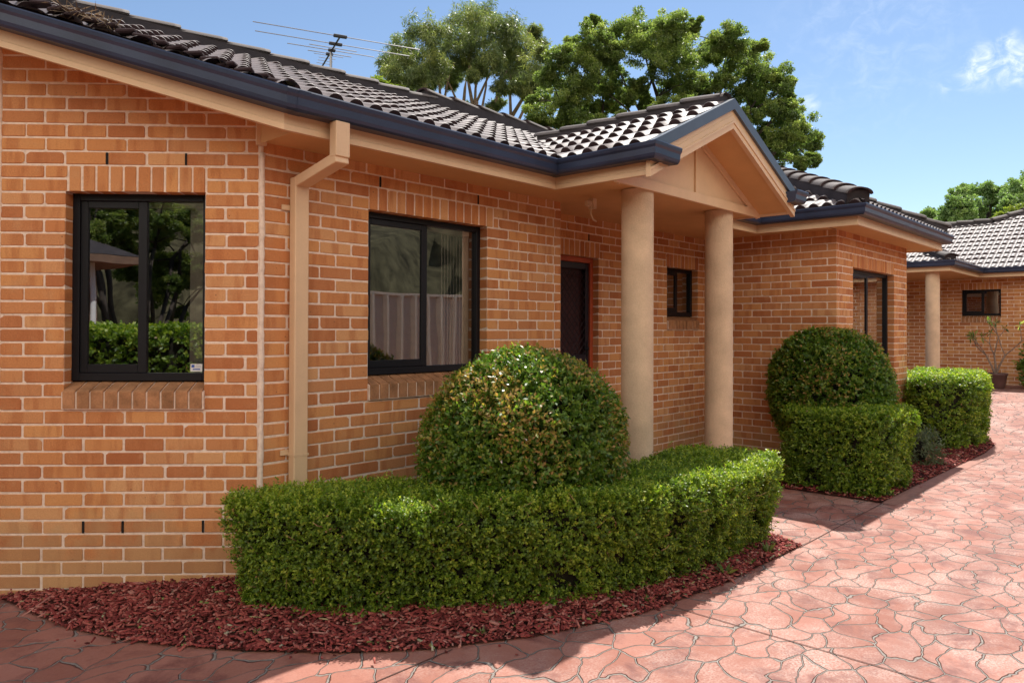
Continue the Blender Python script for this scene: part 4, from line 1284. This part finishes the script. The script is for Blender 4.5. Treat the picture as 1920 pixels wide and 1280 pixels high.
    for _ in range(twigs):
        q = rng.integers(0, n_side)
        p = Vector(P[q]) - Vector(off) + Vector(Nn[q]) * .01; nn_ = Vector(Nn[q])
        if p.z > H - .03 or p.z < .05: continue
        dirn = (nn_ * .25 + Vector((random.uniform(-.7, .7), random.uniform(-.7, .7), random.uniform(.2, .9)))).normalized()
        ln = random.uniform(.05, .13)
        mid = p + dirn * ln * .5 + Vector((random.uniform(-.012, .012), random.uniform(-.012, .012), 0))
        m.tube([p - nn_ * .03, mid, p + dirn * ln], [.003, .0022, .0012], 4)
    if m.v: m.build("twigs", M_TWIG, root)["kind"] = "stuff"
    return root
hedge("box_hedge", "long curved box hedge in front of the house wall and first column", [(-.37, -.28), (-.20, -.62), (.10, -.96), (.62, -1.38), (1.15, -1.74), (1.75, -1.95), (2.5, -2.02), (3.2, -2.02), (3.45, -1.93), (3.50, -1.6), (3.44, -1.25), (3.2, -1.14), (2.6, -1.24), (1.9, -1.26), (1.4, -1.10), (.9, -.75), (.5, -.38), (.2, -.16), (-.08, -.09), (-.28, -.12)], .66, 38000, .03, leaf=(.0195, .012), seed=3, twigs=260, under=.16, group=None)
hedge("box_hedge", "low square-cut box hedge beside the path, in front of the second round bush", [(5.48, -2.10), (6.0, -2.10), (6.62, -2.10), (6.64, -1.72), (6.2, -1.66), (6.0, -1.5), (5.98, -1.0), (5.50, -1.0), (5.46, -1.5)], .80, 11000, .03, leaf=(.028, .017), slen=.055, under=.07, seed=9, twigs=40)
hedge("box_hedge", "rounded sunlit box hedge farthest along the drive, past the wing corner", [(9.0, -1.75), (9.5, -2.08), (10.3, -2.12), (11.0, -1.95), (11.35, -1.5), (11.3, -1.0), (10.6, -.85), (9.8, -.95), (9.5, -1.32), (9.0, -1.34)], .97, 9000, .05, leaf=(.034, .020), slen=.06, under=.10, seed=14, hue=.05, twigs=20, smooth=2)

def bush(name, label, c, r, n, leaf=(.03, .017), slen=.055, cat="bush", mat_=None, power=2.4, bronze=.5, flowers=0, zmin=-.95, seed=2, group=None):
    c = np.array(c); r = np.array(r)
    v = nrm(rng.normal(0, 1, (int(n * 1.3), 3)))
    v = v[v[:, 2] > zmin][:n]
    # superellipsoid: a bush clipped flat-ish on top
    s = 1 / (np.sum(np.abs(v) ** power, 1) ** (1 / power))
    P = v * s[:, None] * r
    Nn = nrm(np.sign(v) * np.abs(v) ** (power - 1) / r)
    d = noise3(P + c, 6, seed) * .035 + noise3(P + c, 17, seed + 1) * .02 - rng.random(len(P)) ** 2 * .09
    P = P + Nn * d[:, None]
    per = 8
    LP, LD, LN, RR, L, W = sprigs(P, Nn, per, np.full(len(P), slen) * rng.uniform(.6, 1.5, len(P)), leaf[0], leaf[1], up=.25, spread=.9)
    Np = np.tile(Nn, (per, 1)); Pp = np.tile(P, (per, 1))
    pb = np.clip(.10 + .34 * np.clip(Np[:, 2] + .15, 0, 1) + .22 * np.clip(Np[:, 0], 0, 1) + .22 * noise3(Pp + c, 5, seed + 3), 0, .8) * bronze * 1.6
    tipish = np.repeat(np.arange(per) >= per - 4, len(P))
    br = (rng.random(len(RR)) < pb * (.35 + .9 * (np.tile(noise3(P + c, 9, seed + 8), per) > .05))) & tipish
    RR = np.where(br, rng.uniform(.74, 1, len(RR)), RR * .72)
    root = tag(empty(name, (c[0], c[1], 0)), label, cat, group)
    off = np.array([c[0], c[1], 0]); P0 = LP + (c - off)
    V, F = leaf_arrays(P0, LD, LN, L, W)
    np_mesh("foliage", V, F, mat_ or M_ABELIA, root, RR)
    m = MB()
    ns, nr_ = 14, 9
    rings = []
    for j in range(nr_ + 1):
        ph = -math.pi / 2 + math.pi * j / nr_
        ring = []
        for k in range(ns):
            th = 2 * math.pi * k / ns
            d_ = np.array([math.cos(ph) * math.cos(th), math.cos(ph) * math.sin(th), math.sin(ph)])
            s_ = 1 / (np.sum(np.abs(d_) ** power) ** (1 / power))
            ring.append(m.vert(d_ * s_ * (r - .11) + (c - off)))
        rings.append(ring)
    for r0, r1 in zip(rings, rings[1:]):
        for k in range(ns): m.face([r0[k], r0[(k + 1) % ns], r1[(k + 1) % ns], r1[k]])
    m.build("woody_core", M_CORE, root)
    m = MB()
    for k in range(5):
        a_ = k * 1.26
        m.tube([(math.cos(a_) * .06, math.sin(a_) * .06, -.02), (math.cos(a_) * .18, math.sin(a_) * .18, c[2] * .6)], [.018, .01], 6)
    m.build("stem", M_TWIG, root)
    if flowers:
        q = rng.choice(len(P), flowers, replace=False)
        FP = P[q] + (c - off) + Nn[q] * .05
        FPs = np.repeat(FP, 5, 0)
        V, F = leaf_arrays(FPs, nrm(np.repeat(Nn[q], 5, 0) * .4 + rng.normal(0, .8, (len(FPs), 3))), nrm(rng.normal(0, 1, (len(FPs), 3))), np.full(len(FPs), .011), np.full(len(FPs), .008))
        np_mesh("blossom", V, F, M_FLOWER, root, rng.random(len(F)))
    return root
bush("round_bush", "large clipped round bush with bronze tips under the big window, left of the columns", (1.42, -1.00, .86), (.69, .62, .66), 14500, power=2.12, seed=21, flowers=60, bronze=.75, leaf=(.031, .017))
bush("round_bush", "clipped round bush with bronze tips at the wing corner, behind the low hedge", (6.36, -1.26, .97), (.52, .66, .70), 9000, power=2.15, leaf=(.036, .021), seed=33, bronze=.55, flowers=14)
bush("small_shrub", "small grey-green shrub poking out past the low hedge near the drive", (7.9, -1.80, .20), (.24, .20, .24), 420, leaf=(.05, .014), slen=.09, cat="shrub", mat_=M_SAGE, bronze=0, power=2)
bush("small_shrub", "dark shrub at the right edge beside the potted plant", (17.3, -1.95, .85), (.42, .42, .48), 520, leaf=(.10, .04), slen=.16, cat="shrub", bronze=.3, power=2)

# potted frangipani by the far house
pz = .40
PP = tag(empty("potted_plant", (16.9, -1.05, pz)), "bare-stemmed frangipani in a brown pot before the far house", "potted plant")
m = MB(); n = 20
prof = [(.15, 0), (.19, .12), (.215, .30), (.235, .33), (.235, .36), (.20, .36), (.19, .30)]
rg = [[m.vert((math.cos(2 * math.pi * k / n) * r_, math.sin(2 * math.pi * k / n) * r_, z_)) for k in range(n)] for r_, z_ in prof]
for r0, r1 in zip(rg, rg[1:]):
    for k in range(n): m.face([r0[k], r0[(k + 1) % n], r1[(k + 1) % n], r1[k]])
m.face(rg[-1])
m.build("pot", M_POT, PP, smooth=True)
m = MB(); tips = []
def fr(p, d, ln, r_, dep):
    r_ *= .8
    q = p + d * ln
    m.tube([p, (p + q) / 2 + Vector((random.uniform(-.02, .02), random.uniform(-.02, .02), 0)), q], [r_, r_ * .9, r_ * .8], 6)
    if dep == 0: tips.append(q); return
    for k in range(2):
        a_ = random.uniform(0, 6.28)
        fr(q, (d * .75 + Vector((math.cos(a_), math.sin(a_), .25)) * .55).normalized(), ln * random.uniform(.6, .95), r_ * .75, dep - 1)
for a_ in (0.3, 2.3, 4.3): fr(Vector((0, 0, .3)), Vector((math.cos(a_) * .45, math.sin(a_) * .45, 1)).normalized(), .5, .03, 2)
m.build("stem", M_BARKG, PP)
tp = np.array([tuple(q) for q in tips]); k_ = 8
TP = np.repeat(tp, k_, 0); nn_ = len(TP)
V, F = leaf_arrays(TP, nrm(rng.normal(0, 1, (nn_, 3)) + np.array([0, 0, .5])), nrm(rng.normal(0, .4, (nn_, 3)) + np.array([0, 0, 1])), rng.uniform(.10, .18, nn_), rng.uniform(.035, .05, nn_))
np_mesh("leaves", V, F, M_CAMPHOR, PP, rng.random(nn_))

# weeds in the mulch
for k, (x, y, s) in enumerate(((2.35, -1.99, 1.2), (3.02, -2.0, 1.0), (1.55, -1.90, .6), (.5, -1.5, .5), (-.35, -.62, .45), (-.78, .05, .35), (2.72, -2.02, .7), (1.15, -1.80, .55))):
    z_ = bed_z((x, y), EDGE1)
    wd = tag(empty("weed", (x, y, z_)), "small green weed sprouting in red mulch along the front hedge", "weed", "weeds in the front bed")
    q = 14
    a_ = rng.uniform(0, 6.28, q); el = rng.uniform(.3, 1.1, q)
    D = np.stack([np.cos(a_) * np.cos(el), np.sin(a_) * np.cos(el), np.sin(el)], 1)
    Lw = rng.uniform(.05, .10, q) * s
    V1, F1_ = leaf_arrays(np.zeros((q, 3)) + D * .01, D, nrm(np.tile([0, 0, 1.0], (q, 1)) + rng.normal(0, .3, (q, 3))), Lw, Lw * .28)
    np_mesh("leaves", V1, F1_, M_CAMPHOR, wd, rng.uniform(.2, .9, q))

# ------------------------------------------------------------------ trees
def tree(name, label, base, Z, blobs, limbs, leafmat, bark, per, leaf, droop=0.0, depth=1.0, trunk_r=.25, cat="tree", group=None, seed=0, limb_r=.07, grow=1.0):
    r_ = np.random.default_rng(seed + 100)
    root = tag(empty(name, base), label, cat, group)
    off = np.array(base)
    LP, LD, LN, RR, LL, WW = [], [], [], [], [], []
    cents = []
    for (px, py, rp) in blobs:
        dz = r_.uniform(-1, 1) * depth
        c = np.array(at(px, py, Z + dz)); rad = rp * grow * Z / FPX
        cents.append((c, rad))
        # sub-clumps: many small leafy sprays filling the clump, thicker outside
        nsub = 26
        for q in range(nsub):
            v = r_.normal(0, 1, 3); v /= np.linalg.norm(v)
            cc = c + v * rad * r_.uniform(.25, 1.12) * np.array([1, 1, .82]); sr = rad * r_.uniform(.14, .36)
            n = max(4, int(per / nsub * (sr / (rad * .25)) ** 1.6))
            d = nrm(r_.normal(0, 1, (n, 3)))
            P = cc + d * sr * (r_.random((n, 1)) ** .6) * np.array([1.15, 1.15, .7 + droop * .6]) - np.array([0, 0, droop * sr * .4])
            D = nrm(d * .7 + r_.normal(0, .7, (n, 3)) + np.array([0, 0, -droop]))
            LP.append(P); LD.append(D); LN.append(nrm(r_.normal(0, .7, (n, 3)) + np.array([0, 0, .8])))
            RR.append(np.clip(r_.uniform(.0, .9) * .5 + r_.random(n) * .45 + .10 * v[2], 0, 1))
            LL.append(leaf[0] * r_.uniform(.7, 1.25, n)); WW.append(leaf[1] * r_.uniform(.7, 1.2, n))
    V, F = leaf_arrays(np.concatenate(LP) - off, np.concatenate(LD), np.concatenate(LN), np.concatenate(LL), np.concatenate(WW))
    np_mesh("crown", V, F, leafmat, root, np.concatenate(RR))
    m = MB()
    ends = []
    for lb in limbs:
        dz = r_.uniform(-.5, .5) * depth
        pts = [Vector(at(px, py, Z + dz * i / len(lb))) - Vector(off) for i, (px, py) in enumerate(lb)]
        w0 = limb_r * r_.uniform(.8, 1.3)
        m.tube(pts, [w0 * (1 - .72 * i / (len(pts) - 1)) for i in range(len(pts))], 6)
        ends.append(pts[0])
    if ends:
        fork = sum(ends, Vector()) / len(ends); fork.z = min(e_.z for e_ in ends) * .55
        for e_ in ends: m.tube([fork, fork * .35 + e_ * .65 - Vector((0, 0, .4)), e_], [trunk_r * .55, limb_r * 1.5, limb_r * 1.2], 6)
        m.tube([Vector((0, 0, -.2)), fork * .5, fork], [trunk_r * 1.3, trunk_r, trunk_r * .8], 9)
    else:
        top_ = Vector(np.mean([c for c, _ in cents], 0) - off)
        m.tube([Vector((0, 0, -.2)), top_ * .5, top_], [trunk_r, trunk_r * .7, trunk_r * .3], 8)
        for c, rad in cents[::2]: m.tube([top_ * .55, Vector(c - off)], [trunk_r * .4, trunk_r * .12], 5)
    # twiggy branchlets into the clumps
    allp = [p for lb in limbs for p in lb]
    if limbs:
        for (c, rad) in cents:
            cp = Vector(c - off)
            best = min((Vector(at(px, py, Z)) - Vector(off) for px, py in allp), key=lambda q: (q - cp).length)
            m.tube([best, (best + cp) / 2 + Vector((0, 0, .1)), cp], [limb_r * .45, limb_r * .3, limb_r * .12], 5)
    m.build("trunk", bark, root, smooth=True)
    return root
GB = [(850,130,18),(900,128,16),(795,165,14),(940,160,14),(860,75,26),(778,140,18),(735,105,28),(755,78,26),(790,52,30),(815,60,32),(830,85,34),(790,100,34),(760,118,28),(728,122,20),(735,142,18),(752,150,18),(860,42,28),(885,30,30),(915,24,32),(945,38,34),(930,62,40),(893,66,36),(962,72,32),(985,88,32),(1000,55,14),(1010,78,15),(1018,98,12),(858,98,28),(880,108,22),(980,112,34),(1005,122,28),(1015,140,24),(962,130,24),(820,122,26),(840,130,20),(815,145,20),(800,132,18),(985,145,22),(920,110,22),(945,105,24),(845,155,12),(885,140,10),(965,160,12),(985,172,12),(765,165,14),(1000,165,14),(922,200,10),(880,198,10),(730,160,14),(935,190,8)]
GL = [[(826,205),(822,160),(810,115),(800,80)],[(888,215),(890,165),(897,115),(920,55)],[(886,205),(876,150),(879,110),(882,65)],[(806,195),(775,125),(745,100)],[(892,190),(920,130),(948,85)],[(866,215),(870,165),(872,150)],[(926,225),(932,160),(950,130)],[(957,235),(955,180),(956,140),(975,105)],[(960,215),(990,165),(1006,138)],[(862,205),(842,160),(826,128)],[(968,232),(990,185),(998,170)],[(816,190),(790,150),(778,130)],[(900,215),(910,160),(912,120)],[(830,195),(838,150),(850,120)],[(762,190),(758,165),(752,150)]]
gb = at(880, 617, 34); gb.z = .0
tree("gum_tree", "tall wispy eucalyptus with many pale stems behind the main roof", gb, 34, GB, GL, M_GUM, M_BARKG, 2300, (.20, .036), droop=.9, depth=2.2, seed=1, trunk_r=.4, limb_r=.075, grow=1.15)
CB = [(1215,215,18),(1150,200,16),(1180,182,14),(1245,235,22),(1300,245,22),(1075,235,24),(1115,225,20),(1150,138,22),(1166,176,16),(1196,160,18),(1208,188,16),(1140,165,18),(1290,180,20),(1100,200,20),(1350,190,18),(1410,185,20),(1370,240,20),(1400,250,20),(1050,108,24),(1076,78,22),(1108,40,14),(1115,66,24),(1088,108,32),(1112,130,28),(1070,155,32),(1032,182,28),(1006,214,24),(1060,195,28),(1092,168,32),(1125,158,26),(1132,104,28),(1152,68,32),(1182,50,32),(1212,50,34),(1238,44,28),(1262,54,28),(1192,86,32),(1226,86,36),(1266,86,38),(1292,60,22),(1301,44,12),(1152,98,22),(1252,120,34),(1292,110,32),(1320,100,28),(1356,68,26),(1376,80,28),(1402,94,24),(1424,84,12),(1346,98,20),(1382,120,32),(1412,132,32),(1442,136,28),(1460,152,24),(1472,168,18),(1420,165,30),(1390,168,26),(1302,150,28),(1262,160,26),(1230,200,16),(1260,205,24),(1322,170,22),(1288,200,24),(1348,150,18),(1460,206,26),(1480,195,20),(1440,232,30),(1470,252,28),(1500,240,26),(1520,265,22),(1490,275,26),(1522,296,14),(1502,304,12),(1455,280,24),(1425,205,22),(1168,222,16),(1015,235,22),(1050,228,22),(1130,200,18),(1190,235,16),(1325,200,22),(1395,215,22),(1430,262,22),(1028,145,22),(1000,190,14)]
CLm = [[(1250,330),(1212,232),(1176,165),(1152,115)],[(1235,320),(1178,205),(1140,175)],[(1118,262),(1088,208),(1050,195)],[(1125,262),(1130,190),(1126,165)],[(1345,330),(1347,190),(1356,130),(1362,90)],[(1348,200),(1372,122),(1385,100)],[(1395,330),(1408,200),(1440,150)],[(1400,215),(1450,178),(1466,205)],[(1232,180),(1216,130),(1205,90)],[(1205,190),(1232,120),(1250,90)],[(1440,300),(1470,262),(1500,250)],[(1410,260),(1440,232),(1470,210)],[(1225,250),(1190,190),(1165,150)]]
cb_ = at(1290, 617, 25); cb_.z = 0
tree("camphor_tree", "broad dense camphor tree with dark limbs behind the porch", cb_, 25, CB, CLm, M_CAMPHOR, M_BARKD, 4400, (.078, .044), droop=.15, depth=2.0, seed=2, trunk_r=.42, limb_r=.06, grow=1.14)
tree("small_tree", "small light-green tree top just above the roof ridge under the eucalyptus", tuple(at(712, 617, 30).xy) + (0,), 30, [(700,152,10),(715,158,12),(728,165,12),(745,172,12),(690,158,6)], [], M_FARY, M_BARKG, 500, (.13, .06), depth=.4, seed=3, trunk_r=.12)
FT = [("distant_tree", "small round distant tree left of the far ridge", 58, [(1744,398,14),(1733,404,11),(1756,402,12),(1716,412,9),(1725,410,8),(1740,415,12),(1760,414,12)], M_FAR),
      ("distant_tree", "distant tree with a stepped crown above the far ridge", 56, [(1772,398,14),(1788,378,17),(1798,360,16),(1810,380,18),(1780,410,14),(1806,350,10),(1800,405,16),(1790,398,14),(1815,400,14)], M_FAR),
      ("distant_tree", "widest distant tree behind the far house roof", 60, [(1822,360,18),(1840,352,17),(1858,352,16),(1835,380,18),(1860,372,18),(1850,400,16),(1822,402,16),(1880,356,14),(1875,392,16),(1838,408,16),(1865,408,14),(1880,375,16)], M_FAR),
      ("distant_tree", "tallest distant tree at the right edge of the picture", 57, [(1890,358,18),(1908,345,20),(1930,338,22),(1905,372,16),(1930,365,22),(1955,335,25),(1950,370,25),(1900,392,16),(1925,390,18),(1890,378,16)], M_FAR)]
for k, (nm, lb, Z, bl, mt) in enumerate(FT):
    bx = sum(b_[0] for b_ in bl) / len(bl)
    tree(nm, lb, tuple(at(bx, 617, Z).xy) + (0,), Z, bl, [], mt, M_BARKD, 1300, (.20, .13), depth=1.5, seed=20 + k, trunk_r=.3, group="trees far behind the second house")
tree("small_tree", "yellow-green small tree behind the ridge of the far house", tuple(at(1895, 617, 33).xy) + (0,), 33, [(1898,396,14),(1915,388,14),(1880,402,10),(1930,386,15),(1868,408,8)], [], M_FARY, M_BARKG, 520, (.14, .07), depth=.5, seed=40, trunk_r=.12)

# ------------------------------------------------------------------ across the drive (what the windows mirror)
M_FENCE = paint("cream_steel_fence", (.58, .50, .40), .5, .05)
M_NBR = paint("neighbour_brick", (.20, .12, .08), .9, .12)
fn = tag(empty("steel_fence", (4, -7.2, .55)), "cream corrugated steel fence across the driveway", "fence")
m = MB()
x = -6.0
pr = []
while x < 26:
    for dx, dy in ((0, 0), (.05, .09), (.10, .09), (.13, 0)): pr.append((x + dx - 4, dy))
    x += .36
A = [m.vert((x_, y_, 0)) for x_, y_ in pr]; B = [m.vert((x_, y_, 1.82)) for x_, y_ in pr]
for i in range(len(pr) - 1): m.face([A[i], A[i + 1], B[i + 1], B[i]])
m.build("panel", M_FENCE, fn)
m = MB(); m.box((-10, -.03, 1.82), (22, .06, 1.87)); m.box((-10, -.03, -.05), (22, .06, 0)); m.build("rail", M_FENCE, fn)
m = MB(); m.box((-6, -7.5, 0), (26, -7.0, .50)); rw = m.build("retaining_wall", M_NBR); tag(rw, "low brown retaining wall under the steel fence", "wall")
hedge("tall_hedge", "tall leafy hedge on the far side of the driveway", [(-7.6, -3.6), (-5.2, -3.8), (-5.0, -1.9), (-6.4, -.6), (-7.8, -1.2)], 1.62, 6500, 0, leaf=(.06, .038), slen=.10, under=.05, seed=50, twigs=0)
nh = tag(empty("neighbour_house", (-13, 2, 0)), "neighbouring brown brick house across the driveway", "house")
m = MB(); m.box((-3, -4.5, 0), (2.0, 9, 2.9)); m.build("wall", M_NBR, nh)
m = MB(); m.box((-3.6, -5.1, 2.9), (2.6, 9.6, 3.05)); m.build("eave", M_NBR, nh)
m = MB(); m.poly([(-3.6, -5.1, 3.06), (2.6, -5.1, 3.06), (-.5, -2, 4.6)]); m.quad((2.6, -5.1, 3.06), (2.6, 9.6, 3.06), (-.5, 6.5, 4.6), (-.5, -2, 4.6)); m.quad((-3.6, 9.6, 3.06), (-3.6, -5.1, 3.06), (-.5, -2, 4.6), (-.5, 6.5, 4.6)); m.build("roof", M_BED, nh)
m = MB(); m.box((2.0, -3.2, .9), (2.03, -1.6, 2.3)); m.build("window", M_FRAME, nh)
m = MB(); m.tube([(2.1, -4.4, 0), (2.1, -4.4, 2.9)], .05, 10); m.build("downpipe", M_WHITE, nh)
m = MB()
na, nr_ = 64, 10
grid = []
for i in range(na + 1):
    a_ = R(165 + 160 * i / na)
    col_ = []
    for j in range(nr_ + 1):
        rr_ = 27 + 3.2 * j + 2.5 * math.sin(i * .9 + j) + random.uniform(-.8, .8)
        zz_ = 13.5 * (j / nr_) ** .6 + random.uniform(-.9, .9) * (j > 0) + 1.2 * math.sin(i * .55)
        col_.append(m.vert((CAM.x + math.cos(a_) * rr_, CAM.y + math.sin(a_) * rr_, zz_ if j else -.5)))
    grid.append(col_)
for i in range(na):
    for j in range(nr_): m.face([grid[i][j], grid[i + 1][j], grid[i + 1][j + 1], grid[i][j + 1]])
M_WOOD = paint("wooded_slope", (.075, .066, .036), .95, .4, .1, bmp=1.0, nscale=1.2)
tag(m.build("hill", M_WOOD, smooth=True), "dark wooded slope across the road", kind='structure')
src = bpy.data.objects["camphor_tree"]
for k, (x, y, z_, a_, lb) in enumerate(((5, -15, -5.5, 1.0, "dark tree behind the steel fence opposite the porch"), (-3, -14, -5, 2.5, "dark tree behind the steel fence opposite the big window"), (22, -15, -5, 0.4, "dark tree behind the far end of the steel fence"), (-19, -6, -5, 5.0, "dark tree behind the tall hedge beside the neighbouring house"))):
    c_ = src.copy(); COL.objects.link(c_); c_.location = (x, y, z_); c_.rotation_euler = (0, 0, a_); c_['label'] = lb; c_['group'] = "trees across the drive"
    for chd in src.children:
        q = chd.copy(); COL.objects.link(q); q.parent = c_
